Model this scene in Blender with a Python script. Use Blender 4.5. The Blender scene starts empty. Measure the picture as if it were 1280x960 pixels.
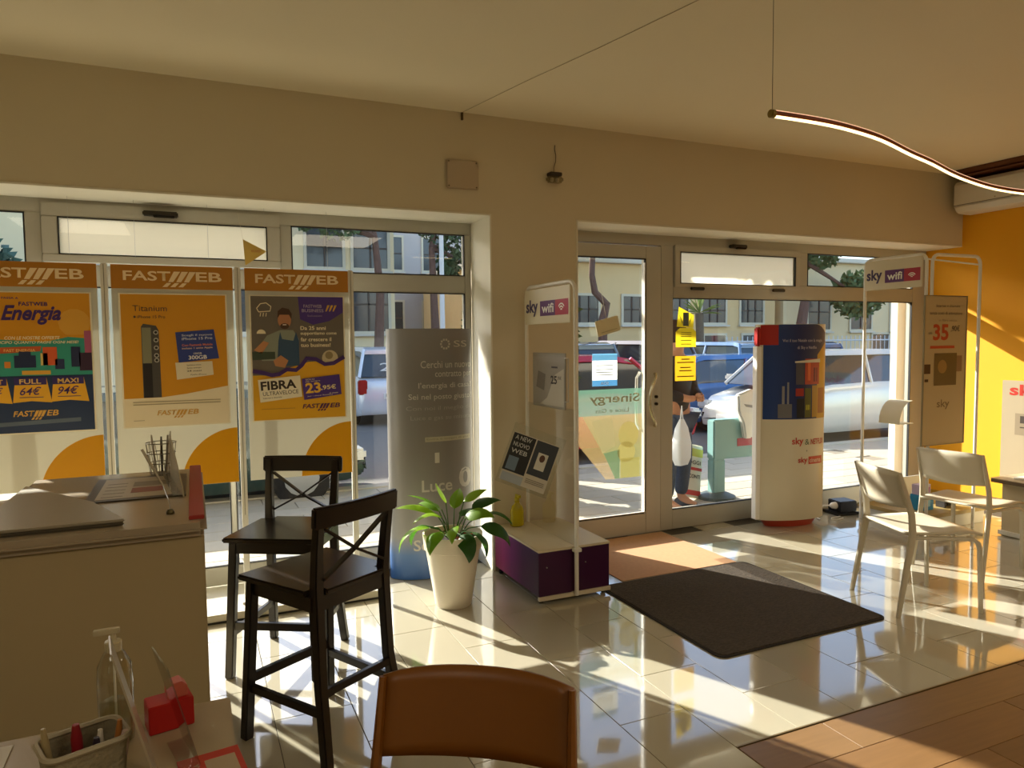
import bpy, bmesh, math, random
from mathutils import Vector, Matrix
random.seed(7)
C = bpy.context.scene.collection
R = math.radians
# ------------------------------------------------------------ camera
cd = bpy.data.cameras.new('camera'); cam = bpy.data.objects.new('camera', cd); C.objects.link(cam)
cd.sensor_width = 36.0; cd.lens = 896.045/1280*36.0; cd.clip_end = 300; cd.clip_start = 0.02
_f, yaw, pit, rol = 896.045, .4191423, .0614976, -.00986856
fw = Vector((math.sin(yaw)*math.cos(pit), math.cos(yaw)*math.cos(pit), -math.sin(pit)))
rt = Vector((math.cos(yaw), -math.sin(yaw), 0)); up = rt.cross(fw)
r2 = math.cos(rol)*rt + math.sin(rol)*up; u2 = -math.sin(rol)*rt + math.cos(rol)*up
mw = Matrix((r2, u2, -fw)).transposed().to_4x4(); mw.translation = (0, 0, 1.5)
cam.matrix_world = mw
bpy.context.scene.camera = cam
# ------------------------------------------------------------ world, sun, lights
w = bpy.data.worlds.new('sky'); bpy.context.scene.world = w; w.use_nodes = True
nt = w.node_tree; bg = nt.nodes['Background']
sky = nt.nodes.new('ShaderNodeTexSky'); sky.sky_type = 'NISHITA'; sky.sun_disc = False
sky.sun_elevation = R(27); sky.sun_rotation = R(-25); sky.dust_density = 1.5
nt.links.new(sky.outputs[0], bg.inputs[0]); bg.inputs[1].default_value = 0.30
sl = bpy.data.lights.new('sun', 'SUN'); sl.energy = 8.6; sl.angle = R(0.6); sl.color = (1.0, .96, .86)
so = bpy.data.objects.new('sun', sl); C.objects.link(so)
sd = Vector((math.sin(R(25.8)), -math.cos(R(25.8)), -.512)).normalized()
so.rotation_euler = sd.to_track_quat('-Z', 'Y').to_euler(); so.location = (-8, 20, 12)
for n, (x, y, e) in enumerate([(-1.2, -.6, 9), (1.8, -.8, 13), (4.4, .2, 14)]):
    l = bpy.data.lights.new('fill_light', 'AREA'); l.energy = e; l.size = 1.1; l.color = (1, .86, .64)  # added fill lights that brighten the interior from behind the camera
    o = bpy.data.objects.new('fill_light', l); C.objects.link(o); o.location = (x, y, 2.86)
vs = bpy.context.scene.view_settings
vs.view_transform = 'Standard'; vs.look = 'None'; vs.gamma = 1; vs.use_curve_mapping = False; vs.exposure = 0.66

# ------------------------------------------------------------ materials
def lin(h):
    h = h.lstrip('#'); v = [int(h[i:i+2], 16)/255 for i in (0, 2, 4)]
    return tuple((c/12.92 if c <= .04045 else ((c+.055)/1.055)**2.4) for c in v) + (1,)
_M = {}
def M(h, rough=.6, metal=0., noise=0., scale=8., bump=0., coat=0., stretch=None, spec=.5):
    k = (h, rough, metal, noise, scale, bump, coat, stretch, spec)
    if k in _M: return _M[k]
    m = bpy.data.materials.new('paint_' + h.strip('#')); m.use_nodes = True; t = m.node_tree
    b = t.nodes['Principled BSDF']; b.inputs['Roughness'].default_value = rough; b.inputs['Metallic'].default_value = metal
    b.inputs['Coat Weight'].default_value = coat; b.inputs['Specular IOR Level'].default_value = spec
    c = lin(h); b.inputs['Base Color'].default_value = c
    tc = t.nodes.new('ShaderNodeTexCoord'); mp = t.nodes.new('ShaderNodeMapping')
    t.links.new(tc.outputs['Object'], mp.inputs[0])
    if stretch: mp.inputs['Scale'].default_value = stretch
    nz = t.nodes.new('ShaderNodeTexNoise'); nz.inputs['Scale'].default_value = scale; nz.inputs['Detail'].default_value = 5
    t.links.new(mp.outputs[0], nz.inputs['Vector'])
    n = noise if noise else .03
    mx = t.nodes.new('ShaderNodeMix'); mx.data_type = 'RGBA'
    mx.inputs[6].default_value = tuple(x*(1-n) for x in c[:3]) + (1,); mx.inputs[7].default_value = tuple(min(1, x*(1+n)) for x in c[:3]) + (1,)
    t.links.new(nz.outputs['Fac'], mx.inputs[0]); t.links.new(mx.outputs[2], b.inputs['Base Color'])
    if bump:
        bp = t.nodes.new('ShaderNodeBump'); bp.inputs['Strength'].default_value = bump; bp.inputs['Distance'].default_value = .01
        t.links.new(nz.outputs['Fac'], bp.inputs['Height']); t.links.new(bp.outputs[0], b.inputs['Normal'])
    _M[k] = m; return m
def glass(name, tint=(.97, .98, .98), refl=1.0):
    m = bpy.data.materials.new(name); m.use_nodes = True; t = m.node_tree; t.nodes.clear()
    o = t.nodes.new('ShaderNodeOutputMaterial'); mx = t.nodes.new('ShaderNodeMixShader')
    tr = t.nodes.new('ShaderNodeBsdfTransparent'); tr.inputs[0].default_value = tint + (1,)
    gl = t.nodes.new('ShaderNodeBsdfGlossy'); gl.inputs['Roughness'].default_value = .01
    fr = t.nodes.new('ShaderNodeLayerWeight'); fr.inputs[0].default_value = .5
    pw = t.nodes.new('ShaderNodeMath'); pw.operation = 'POWER'; pw.inputs[1].default_value = 4; t.links.new(fr.outputs['Facing'], pw.inputs[0])
    ml = t.nodes.new('ShaderNodeMath'); ml.operation = 'MULTIPLY_ADD'; ml.inputs[1].default_value = .75*refl; ml.inputs[2].default_value = .055*refl; ml.use_clamp = True
    t.links.new(pw.outputs[0], ml.inputs[0]); t.links.new(ml.outputs[0], mx.inputs[0])
    t.links.new(tr.outputs[0], mx.inputs[1]); t.links.new(gl.outputs[0], mx.inputs[2]); t.links.new(mx.outputs[0], o.inputs[0])
    return m
GL = glass('window_glass'); ACR = glass('clear_acrylic', (.93, .95, .95), 1.3)
def transl(h, f=.5, rough=.5):
    k = ('t', h, f)
    if k in _M: return _M[k]
    m = bpy.data.materials.new('sheet_' + h.strip('#')); m.use_nodes = True; t = m.node_tree
    b = t.nodes['Principled BSDF']; b.inputs['Base Color'].default_value = lin(h); b.inputs['Roughness'].default_value = rough
    tl = t.nodes.new('ShaderNodeBsdfTranslucent'); tl.inputs[0].default_value = lin(h)
    mx = t.nodes.new('ShaderNodeMixShader'); mx.inputs[0].default_value = f
    nz = t.nodes.new('ShaderNodeTexNoise'); nz.inputs['Scale'].default_value = 14
    mp = t.nodes.new('ShaderNodeMapRange'); mp.inputs[3].default_value = rough-.05; mp.inputs[4].default_value = rough+.05
    t.links.new(nz.outputs[0], mp.inputs[0]); t.links.new(mp.outputs[0], b.inputs['Roughness'])
    t.links.new(b.outputs[0], mx.inputs[1]); t.links.new(tl.outputs[0], mx.inputs[2])
    t.links.new(mx.outputs[0], t.nodes['Material Output'].inputs[0])
    _M[k] = m; return m
def decal_mat(h, a=.45):
    k = ('d', h, a)
    if k in _M: return _M[k]
    m = transl(h, .6).copy(); t = m.node_tree; o = t.nodes['Material Output']; src = o.inputs[0].links[0].from_socket
    tr = t.nodes.new('ShaderNodeBsdfTransparent'); mx = t.nodes.new('ShaderNodeMixShader'); mx.inputs[0].default_value = a
    t.links.new(src, mx.inputs[1]); t.links.new(tr.outputs[0], mx.inputs[2]); t.links.new(mx.outputs[0], o.inputs[0]); _M[k] = m; return m
def emis(h, s):
    m = bpy.data.materials.new('lamp_glow'); m.use_nodes = True; b = m.node_tree.nodes['Principled BSDF']
    b.inputs['Base Color'].default_value = lin(h); b.inputs['Emission Color'].default_value = lin(h); b.inputs['Emission Strength'].default_value = s
    return m
def gradient(name, stops, axis=2, rough=.5, lo=0., hi=1.):
    m = bpy.data.materials.new(name); m.use_nodes = True; t = m.node_tree; b = t.nodes['Principled BSDF']; b.inputs['Roughness'].default_value = rough
    tc = t.nodes.new('ShaderNodeTexCoord'); sp = t.nodes.new('ShaderNodeSeparateXYZ'); t.links.new(tc.outputs['Object'], sp.inputs[0])
    mr = t.nodes.new('ShaderNodeMapRange'); mr.inputs[1].default_value = lo; mr.inputs[2].default_value = hi
    t.links.new(sp.outputs[axis], mr.inputs[0]); cr = t.nodes.new('ShaderNodeValToRGB'); t.links.new(mr.outputs[0], cr.inputs[0])
    e = cr.color_ramp.elements; e[0].position = stops[0][0]; e[0].color = lin(stops[0][1]); e[1].position = stops[-1][0]; e[1].color = lin(stops[-1][1])
    for p, c in stops[1:-1]:
        q = e.new(p); q.color = lin(c)
    t.links.new(cr.outputs[0], b.inputs['Base Color']); return m

# ------------------------------------------------------------ mesh builder
class MB:
    def __init__(s): s.v = []; s.f = []; s.mt = []
    def add(s, V, F, m=None):
        n = len(s.v)
        for p in V:
            p = Vector(p); s.v.append(tuple(m @ p) if m else tuple(p))
        s.f += [tuple(i+n for i in f) for f in F]; return s
    def box(s, x0, y0, z0, x1, y1, z1, m=None):
        V = [(x0,y0,z0),(x1,y0,z0),(x1,y1,z0),(x0,y1,z0),(x0,y0,z1),(x1,y0,z1),(x1,y1,z1),(x0,y1,z1)]
        return s.add(V, [(3,2,1,0),(4,5,6,7),(0,1,5,4),(1,2,6,5),(2,3,7,6),(3,0,4,7)], m)
    def tube(s, pts, r, n=10, flat=None, caps=True, closed=False):
        pts = [Vector(p) for p in pts]; k = len(pts); rs = r if isinstance(r, list) else [r]*k
        V = []; F = []; ref = None
        for i, p in enumerate(pts):
            if closed: d = pts[(i+1) % k]-pts[i-1]
            else: d = pts[min(i+1, k-1)]-pts[max(i-1, 0)]
            d.normalize()
            if ref is None: ref = Vector((0,0,1)) if abs(d.z) < .9 else Vector((0,1,0))
            if flat: ref = Vector(flat)
            a = d.cross(ref).normalized(); b = a.cross(d).normalized()
            if not flat: ref = b
            rr = rs[i] if isinstance(rs[i], (list, tuple)) else (rs[i], rs[i])
            for j in range(n):
                t = 2*math.pi*j/n + (math.pi/4 if n == 4 else 0); V.append(p + a*math.cos(t)*rr[0] + b*math.sin(t)*rr[1])
        for i in range(k if closed else k-1):
            for j in range(n):
                i2 = (i+1) % k
                F.append((i*n+j, i*n+(j+1) % n, i2*n+(j+1) % n, i2*n+j))
        if caps and not closed: F += [tuple(range(n))[::-1], tuple((k-1)*n+j for j in range(n))]
        return s.add(V, F)
    def lathe(s, prof, n=24, c=(0,0,0), sx=1., sy=1., capb=True, capt=True):
        V = []; F = []
        for r, z in prof:
            for j in range(n):
                t = 2*math.pi*j/n; V.append((c[0]+r*sx*math.cos(t), c[1]+r*sy*math.sin(t), c[2]+z))
        for i in range(len(prof)-1):
            for j in range(n): F.append((i*n+j, i*n+(j+1) % n, (i+1)*n+(j+1) % n, (i+1)*n+j))
        if capb: F.append(tuple(range(n))[::-1])
        if capt: F.append(tuple((len(prof)-1)*n+j for j in range(n)))
        return s.add(V, F)
    def prism(s, poly, a0, a1, axis='y', m=None):
        n = len(poly)
        def P(p, a): return {'y': (p[0], a, p[1]), 'x': (a, p[0], p[1]), 'z': (p[0], p[1], a)}[axis]
        V = [P(p, a0) for p in poly]+[P(p, a1) for p in poly]
        F = [tuple(range(n)), tuple(range(2*n-1, n-1, -1))]+[(i, i+n, (i+1) % n+n, (i+1) % n) for i in range(n)]
        return s.add(V, F, m)
    def loft(s, rings, caps=True, closed=True):
        n = len(rings[0]); V = [p for r in rings for p in r]; F = []
        for i in range(len(rings)-1):
            for j in range(n if closed else n-1): F.append((i*n+j, i*n+(j+1) % n, (i+1)*n+(j+1) % n, (i+1)*n+j))
        if caps: F += [tuple(range(n))[::-1], tuple((len(rings)-1)*n+j for j in range(n))]
        return s.add(V, F)
    def out(s, name, mat, parent=None, bevel=0, smooth=False, loc=None, subd=0, kind=None, seg=2):
        me = bpy.data.meshes.new(name); me.from_pydata(s.v, [], s.f)
        bm = bmesh.new(); bm.from_mesh(me)
        if len(s.f) < 6000: bmesh.ops.recalc_face_normals(bm, faces=bm.faces)
        if bevel: bmesh.ops.bevel(bm, geom=[e for e in bm.edges if len(e.link_faces) == 2 and e.calc_face_angle(0) > .6], offset=bevel, segments=seg, affect='EDGES', clamp_overlap=True)
        bm.to_mesh(me); bm.free(); me.materials.append(mat)
        o = bpy.data.objects.new(name, me); C.objects.link(o)
        if parent: o.parent = parent
        if loc: o.location = loc
        if smooth or bevel > .0016:
            for p in me.polygons: p.use_smooth = True
            me.set_sharp_from_angle(angle=R(38))
            if bevel: o.modifiers.new('normals', 'WEIGHTED_NORMAL').keep_sharp = True
        if subd:
            q = o.modifiers.new('sub', 'SUBSURF'); q.levels = q.render_levels = subd
        if kind: o['kind'] = kind
        return o
def thing(name, label=None, cat=None, loc=(0,0,0), rot=0, group=None, kind=None, parent=None):
    o = bpy.data.objects.new(name, None); o.empty_display_size = .1; C.objects.link(o); o.location = loc; o.rotation_euler = (0, 0, R(rot))
    if parent: o.parent = parent
    return tag(o, label, cat, group, kind)
def tag(o, label=None, cat=None, group=None, kind=None):
    if label: o['label'] = label
    if cat: o['category'] = cat
    if group: o['group'] = group
    if kind: o['kind'] = kind
    return o
def copy_tree(o, parent=None):
    c = o.copy(); C.objects.link(c); c.parent = parent
    for ch in list(o.children): copy_tree(ch, c)
    return c
# flat print helper: local frame x right, z up, faces -y
LS = .0006
def fx(pts, l, mir=False, y=0.): return [((-p[0] if mir else p[0]), y-LS*l, p[1]) for p in pts]
def poly(par, name, pts, mat, l=1, mir=False, y=0.):
    b = MB(); b.add(fx(pts, l, mir, y), [tuple(range(len(pts)))]); return b.out(name, mat, par)
def rect(par, name, x0, z0, x1, z1, mat, l=1, **k): return poly(par, name, [(x0,z0),(x1,z0),(x1,z1),(x0,z1)], mat, l, **k)
def circ(par, name, cx, cz, r, mat, l=1, n=20, rz=None, a0=0, a1=360, **k):
    rz = rz or r; full = a1-a0 >= 360
    pts = [(cx+r*math.cos(R(a0+(a1-a0)*i/(n if full else n-1))), cz+rz*math.sin(R(a0+(a1-a0)*i/(n if full else n-1)))) for i in range(n)]
    if not full: pts = [(cx, cz)]+pts
    return poly(par, name, pts, mat, l, **k)
def band(par, name, pts, wd, mat, l=1, mir=False, y=0.):
    L = []; Rr = []
    for i, p in enumerate(pts):
        a = pts[max(i-1, 0)]; b = pts[min(i+1, len(pts)-1)]; dx, dz = b[0]-a[0], b[1]-a[1]; q = math.hypot(dx, dz) or 1
        nx, nz = -dz/q*wd/2, dx/q*wd/2; L.append((p[0]+nx, p[1]+nz)); Rr.append((p[0]-nx, p[1]-nz))
    V = fx(L+Rr, l, mir, y); n = len(pts)
    b = MB(); b.add(V, [(i, i+1, n+i+1, n+i) for i in range(n-1)]); return b.out(name, mat, par)
def txt(par, s, x0, z0, wd, ht, mat, l=2, bold=0., shear=0., mir=False, rot=0, name='lettering', y=0.):
    cu = bpy.data.curves.new('t', 'FONT'); cu.body = s; cu.size = 1; cu.offset = bold; cu.shear = shear; cu.resolution_u = 3; cu.fill_mode = 'BOTH'
    to = bpy.data.objects.new('t', cu); C.objects.link(to)
    dg = bpy.context.evaluated_depsgraph_get(); me = bpy.data.meshes.new_from_object(to.evaluated_get(dg))
    bpy.data.objects.remove(to); me.name = name
    xs = [v.co.x for v in me.vertices]; ys = [v.co.y for v in me.vertices]
    ax, bx, ay, by = min(xs), max(xs), min(ys), max(ys); ca, sa = math.cos(R(rot)), math.sin(R(rot))
    for v in me.vertices:
        a = (v.co.x-ax)/(bx-ax)*wd; b = (v.co.y-ay)/(by-ay)*ht
        X = x0 + a*ca-b*sa; Z = z0 + a*sa+b*ca
        v.co = (-X if mir else X, y-LS*l, Z)
    me.materials.clear(); me.materials.append(mat)
    o = bpy.data.objects.new(name, me); C.objects.link(o); o.parent = par; return o
def brand_mark(par, x0, z0, wd, ht, mat, l=2, shear=.0):   # wide lettering with three slanted strokes as its W
    txt(par, 'FAST', x0, z0, wd*.47, ht, mat, l, bold=.02, shear=shear)
    txt(par, 'EB', x0+wd*.73, z0, wd*.27, ht, mat, l, bold=.02, shear=shear)
    for i in range(3):
        a = x0+wd*(.475+.08*i)
        poly(par, 'stroke', [(a-wd*.005-ht*.22, z0-ht*.1), (a+wd*.02, z0-ht*.1), (a+wd*.085+ht*.1, z0+ht), (a+wd*.03, z0+ht)], mat, l)
        poly(par, 'stroke', [(a-wd*.09, z0-ht*.62), (a-wd*.04, z0-ht*.62), (a+wd*.0, z0-ht*.2), (a-wd*.045, z0-ht*.2)], mat, l)

# colours
WALL = M('#d6cbb0', .85, noise=.03, scale=3, bump=.05)
CEIL = M('#e4d8b8', .9, noise=.02, scale=2)
REV = M('#e9e4d2', .8, noise=.02)
YEL = M('#eea600', .7, noise=.03, scale=3)
FRAME = M('#b4b0a0', .45, noise=.02)
FRAMEI = M('#c9c5b6', .4)
GASK = M('#1e1d1a', .6)
WHITE = M('#f1efe6', .5); WHT2 = M('#e8e6dc', .35); STEEL = M('#b9b9b5', .3, .9); CHR = M('#d8d8d8', .12, 1.)
BLK = M('#141210', .45); DARK = M('#1d1612', .3, noise=.15, scale=30, stretch=(1, 1, 12))

# ------------------------------------------------------------ structure: room
YW, YF, HD, CZ = 4.234, 4.57, 2.295, 2.90
XL, XR, YB = -3.2, 6.27, -2.6
b = MB(); b.box(XL-.2, YW, HD, XR, 4.76, CZ); b.box(1.755, YW, 0, 2.365, 4.76, HD); b.box(XL-.2, YW, 0, -2.3, 4.76, HD)
tag(b.out('wall_front', WALL), 'beige painted wall around the two shop front openings', kind='structure')
b = MB(); b.box(XR, YB, 0, XR+.2, 4.76, CZ); tag(b.out('wall_right', YEL), 'orange yellow painted side wall', kind='structure')
b = MB(); b.box(XL-.2, YB, 0, XL, YW, CZ); tag(b.out('wall_left', WALL), 'beige wall beyond the left edge', kind='structure')
b = MB(); b.box(XL-.2, YB-.2, 0, XR+.2, YB, CZ); tag(b.out('wall_back', WALL), 'beige wall behind the viewer', kind='structure')
b = MB(); b.box(XL-.2, YB-.2, CZ, XR+.2, 4.76, CZ+.2); tag(b.out('ceiling', CEIL), 'plain cream ceiling', kind='structure')
# white lining of the openings
def trim(n, lab, f):
    b = MB(); f(b); tag(b.out('trim_%d' % n, REV, bevel=.002), lab, kind='structure')
trim(1, 'white lining of the left opening', lambda b: (b.box(-2.3, YW-.004, HD-.012, 1.755, YF, HD-.001), b.box(1.743, YW-.004, 0, 1.7545, YF, HD-.012)))
trim(2, 'white lining of the right opening', lambda b: (b.box(2.3655, YW-.004, HD-.012, XR-.001, YF, HD-.001), b.box(2.3655, YW-.004, 0.001, 2.377, YF, HD-.012)))
b = MB(); b.box(1.757, YW-.012, 0.001, 2.363, YW-.001, .07); tag(b.out('baseboard_front', M('#8c8676', .5)), 'low grey skirting under the pillar', kind='structure')
# floor: grout bed and tiles, planks
fl = MB(); fl.box(XL-.2, YB-.2, -.2, XR+.2, 4.76, -.006); floor = fl.out('floor', M('#4a453a', .8)); tag(floor, 'polished beige tiles and brown planks', kind='structure')
def tile_mat(h, n=.06):
    m = M(h, .07, noise=n, scale=1.3, coat=.6, spec=.8); return m
TILES = [tile_mat(h) for h in ('#b9b29c', '#bcb5a0', '#b6af98')]
def tmesh(w_, l_, mat):
    b = MB(); b.box(-w_/2, -l_/2, -.008, w_/2, l_/2, 0)
    o = b.out('tile', mat, floor, bevel=.0012, seg=1); me = o.data; bpy.data.objects.remove(o); return me
TM = [tmesh(.3025, .6075, m) for m in TILES]; TH = [tmesh(.3025, .3, m) for m in TILES]
P_ = .305
ntile = 0
for i in range(-8, 15):
    cx = 1.775 + P_*(i+.5)
    if cx+.15 > XR: continue
    off = 0 if i % 2 == 0 else P_
    for j in range(-3, 6):
        y0 = 1.995 + off + j*.61
        if y0 < .9 or y0 > 4.6: continue
        if cx > 1.775 and y0 < 1.9:
            continue
        if y0+.61 > 4.62: me = random.choice(TH); cy = y0+P_/2
        else: me = random.choice(TM); cy = y0+P_
        o = bpy.data.objects.new('tile', me); C.objects.link(o); o.parent = floor; o.location = (cx, cy, 0); ntile += 1
    if cx > 1.775 and off:
        o = bpy.data.objects.new('tile', random.choice(TH)); C.objects.link(o); o.parent = floor; o.location = (cx, 1.995+P_/2, 0)
# remaining floor in material only, outside of the view
b = MB(); b.box(XL, YB, -.008, 1.62-.305*9+.08, 4.2, 0); b.box(-.9, YB, -.008, 1.77, .76, 0); o = b.out('tile', TILES[1], floor); o['kind'] = 'stuff'
WOOD = [M(h, .38, noise=.22, scale=5, stretch=(.7, 9, 1)) for h in ('#86643f', '#7f6040', '#8a6a45', '#7a5b39')]
PM = []
for m in WOOD:
    b = MB(); b.box(-.6, -.0945, -.008, .6, .0945, .001); o = b.out('plank', m, floor, bevel=.001, seg=1); PM.append(o.data); bpy.data.objects.remove(o)
for j in range(11):
    yc = 1.985-.095-.191*j
    for i in range(4):
        xc = 1.79+.6+1.203*i-(j*.4 % 1.2)+.4
        if xc-.6 < 1.78:
            x0, x1 = 1.778, xc+.6
            if x1 < x0+.1: continue
            b = MB(); b.box(x0, yc-.0945, -.008, x1, yc+.0945, .001); b.out('plank', random.choice(WOOD), floor, bevel=.001, seg=1); continue
        o = bpy.data.objects.new('plank', random.choice(PM)); C.objects.link(o); o.parent = floor; o.location = (xc, yc, 0)
    if True:
        xc0 = 1.79+.6-(j*.4 % 1.2)+.4-.6
        if xc0 > 1.9:
            b = MB(); b.box(1.778, yc-.0945, -.008, xc0-.003, yc+.0945, .001); b.out('plank', random.choice(WOOD), floor, bevel=.001, seg=1)
b = MB(); b.box(1.773, 1.987, -.004, 5.5, 1.994, .004); b.out('threshold_strip', M('#8f7c56', .3, .6), floor)
# sunk doormat tiles inside the entrance
mt = MB(); mt.box(2.385, 3.70, .0012, 3.28, 4.54, .004); tag(mt.out('entrance_mat', M('#c79a72', .8, noise=.12, scale=40), bevel=.001), 'thin tan mat on the floor just inside the glass door', 'mat')
# low platform under the left window
b = MB(); b.box(-2.3, 4.07, 0.0005, .98, 4.565, .045); o = b.out('trim_3', M('#d8d2bd', .4), bevel=.006); tag(o, 'low cream platform below the left shop window', kind='structure')
b = MB(); b.box(-2.3, 4.063, .0006, .98, 4.069, .01); b.out('shadow_strip', BLK, o)  # black strip standing in for the shadow line along the platform foot
# baseboard right wall + ceiling crack
b = MB(); b.box(XR-.012, 0, .001, XR-.0005, 4.56, .07); tag(b.out('baseboard_right', M('#b98a20', .6)), 'yellow skirting of the side wall', kind='structure')
b = MB(); b.tube([(1.567, 4.225, CZ-.002), (1.70, 3.6, CZ-.003), (1.84, 3.05, CZ-.002), (1.966, 2.481, CZ-.002), (2.2, 1.45, CZ-.002)], .0015, 6)
cab = b.out('ceiling_cable', M('#b8a986', .8)); tag(cab, 'thin cable line running across the cream ceiling to the wall', 'cable')
b = MB(); b.box(-.006, -.012, -.022, .006, 0, .022); b.out('dark_clip', M('#4c3a16', .5), cab, loc=(1.565, YW-.001, CZ-.026))

# ------------------------------------------------------------ windows and door
FY0, FY1 = YF, YF+.06
def pane(par, x0, z0, x1, z1, mat=GL, y=YF+.03, name='pane'):
    b = MB(); b.add([(x0,y,z0),(x1,y,z0),(x1,y,z1),(x0,y,z1)], [(0,1,2,3)]); return b.out(name, mat, par)
def gasket(par, x0, z0, x1, z1, y=YF-.0015, t=.006, left=True, right=True, bot=True):
    b = MB(); b.box(x0, y, z1-t, x1, y+.02, z1)
    if bot: b.box(x0, y, z0, x1, y+.02, z0+t)
    if left: b.box(x0, y, z0, x0+t, y+.02, z1)
    if right: b.box(x1-t, y, z0, x1, y+.02, z1)
    return b.out('gasket', GASK, par)
FILM = transl('#f0ead2', .75, .9)
SASH = M('#bab6a6', .42)
W1 = thing('window_1', 'left shop window of grey framed glass', kind='structure')
def fr(par, name, x0, z0, x1, z1, y0=FY0, y1=FY1, mat=FRAME, bv=.003):
    b = MB(); b.box(x0, y0, z0, x1, y1, z1); return b.out(name, mat, par, bevel=bv)
fr(W1, 'top_rail', -2.3, 2.205, 1.742, 2.283); fr(W1, 'transom', -2.3, 1.815, 1.694, 1.930); fr(W1, 'bottom_rail', -2.3, .046, .98, .16); fr(W1, 'bottom_rail', .98, .001, 1.742, .16)
fr(W1, 'jamb', 1.695, .161, 1.742, 2.204); fr(W1, 'mullion', -.79, 1.93, -.715, 2.205); fr(W1, 'mullion', .51, 1.93, .575, 2.205)
fr(W1, 'mullion', .185, .16, .215, 1.815); fr(W1, 'mullion', -1.0, .16, -.93, 1.815)
def sash(par, x0, z0, x1, z1, t, film=True, label=None):
    s = thing('sash', parent=par)
    b = MB(); y0, y1 = YF-.018, YF+.045
    b.box(x0, y0, z1-t, x1, y1, z1); b.box(x0, y0, z0, x1, y1, z0+t*.55); b.box(x0, y0, z0+t*.55, x0+t, y1, z1-t); b.box(x1-t, y0, z0+t*.55, x1, y1, z1-t)
    b.out('sash_frame', SASH, s, bevel=.003)
    pane(s, x0+t, z0+t*.55, x1-t, z1-t, y=YF+.01)
    pane(s, x0+t, z0+t*.55, x1-t, z1-t, FILM, y=YF+.016, name='frosted_film')
    gasket(s, x0+t, z0+t*.55, x1-t, z1-t, y=YF-.0195, t=.005); return s
sash(W1, -.712, 1.945, .508, 2.262, .075)
for a, c in ((-2.2, -.79), (.575, 1.695)):
    pane(W1, a, 1.93, c, 2.205); gasket(W1, a, 1.93, c, 2.205)
for a, c in ((-2.2, -1.0), (-.93, .185), (.215, 1.695)):
    pane(W1, a, .16, c, 1.815); gasket(W1, a, .16, c, 1.815)
W2 = thing('window_2', 'right shop window of grey framed glass', kind='structure')
fr(W2, 'top_rail', 2.378, 2.205, 6.268, 2.283, mat=FRAME); fr(W2, 'mullion', 3.29, .0, 3.405, 2.205)
fr(W2, 'transom', 3.406, 1.81, 6.089, 1.93); fr(W2, 'bottom_rail', 3.405, .001, 6.268, .155); fr(W2, 'jamb', 6.09, .156, 6.268, 2.204); fr(W2, 'mullion', 4.69, 1.93, 4.79, 2.205)
sash(W2, 3.41, 1.895, 4.69, 2.215, .05)
pane(W2, 4.79, 1.93, 6.09, 2.205); gasket(W2, 4.79, 1.93, 6.09, 2.205)
pane(W2, 3.405, .155, 6.09, 1.81); gasket(W2, 3.405, .155, 6.09, 1.81, left=False)
b = MB()
for x in (3.62, 4.45):
    b = MB(); b.tube([(x-.06, YF-.022, 1.885), (x+.06, YF-.022, 1.885)], .012, 8); b.out('hinge', M('#2b2415', .5), W2, smooth=True)
# entrance door
D = thing('door_1', 'glazed entrance door leaf with a curved pull handle', kind='structure')
x0, x1, z0, z1 = 2.385, 3.285, .004, 2.195
b = MB(); y0, y1 = YF-.012, YF+.05
gx0, gx1, gz0, gz1 = 2.50, 3.145, .16, 2.10
b.box(x0, y0, z0, gx0, y1, z1); b.box(gx1, y0, z0, x1, y1, z1); b.box(gx0, y0, z0, gx1, y1, gz0); b.box(gx0, y0, gz1, gx1, y1, z1)
b.out('leaf_frame', SASH, D, bevel=.004); pane(D, gx0, gz0, gx1, gz1, y=YF+.02)
gasket(D, gx0, gz0, gx1, gz1, y=YF-.0135, t=.007)
b = MB(); b.box(gx1-.014, YF-.015, gz0, gx1-.008, YF, gz1-.03); b.box(gx0, YF-.015, gz0+.008, gx1, YF, gz0+.013); b.out('glazing_bead', WHITE, D)
hd = MB(); pts = [(3.225+.0-.09*math.sin(math.pi*t/12), YF-.03-.05*math.sin(math.pi*t/12)**.5, .83+.4*t/12) for t in range(13)]
hd.tube([(3.225, YF-.012, .83)]+pts+[(3.225, YF-.012, 1.23)], .011, 8); hd.out('pull_handle', M('#c9bfa0', .25, .8), D, smooth=True)
b = MB()
for z in (1.0, 1.06): b.lathe([(.012, 0), (.012, .008)], 12, (0, 0, 0)); 
for z in (1.0, 1.055):
    k = MB(); k.tube([(3.235, YF-.013, z), (3.235, YF-.03, z)], .012, 12); k.out('lock_cylinder', M('#2a2620', .4, .6), D, smooth=True)
b = MB(); b.tube([(3.13, YF+.05, .80), (3.13, YF+.09, .84), (3.13, YF+.10, 1.0), (3.13, YF+.09, 1.2), (3.13, YF+.05, 1.24)], .012, 8); b.out('pull_handle', CHR, D, smooth=True)
# door sensors above the openings
def sensor(x, w_, lab, y=4.5):
    s = thing('door_sensor', lab, 'sensor', (x, y, 2.225)); b = MB()
    b.prism([(-w_/2, -.012), (w_/2, -.018), (w_/2, .012), (-w_/2, .012)], -.025, .03); b.out('housing', M('#28200e', .5), s, bevel=.006)
    b = MB(); b.box(-w_*.2, -.03, -.024, w_*.4, .0, -.012); b.out('lens', M('#0c0b0a', .2), s, bevel=.003)
sensor(-.135, .18, 'black motion sensor bar above the left shop window', 4.52); sensor(4.0, .15, 'small black motion sensor above the right shop window', 4.525)
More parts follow.
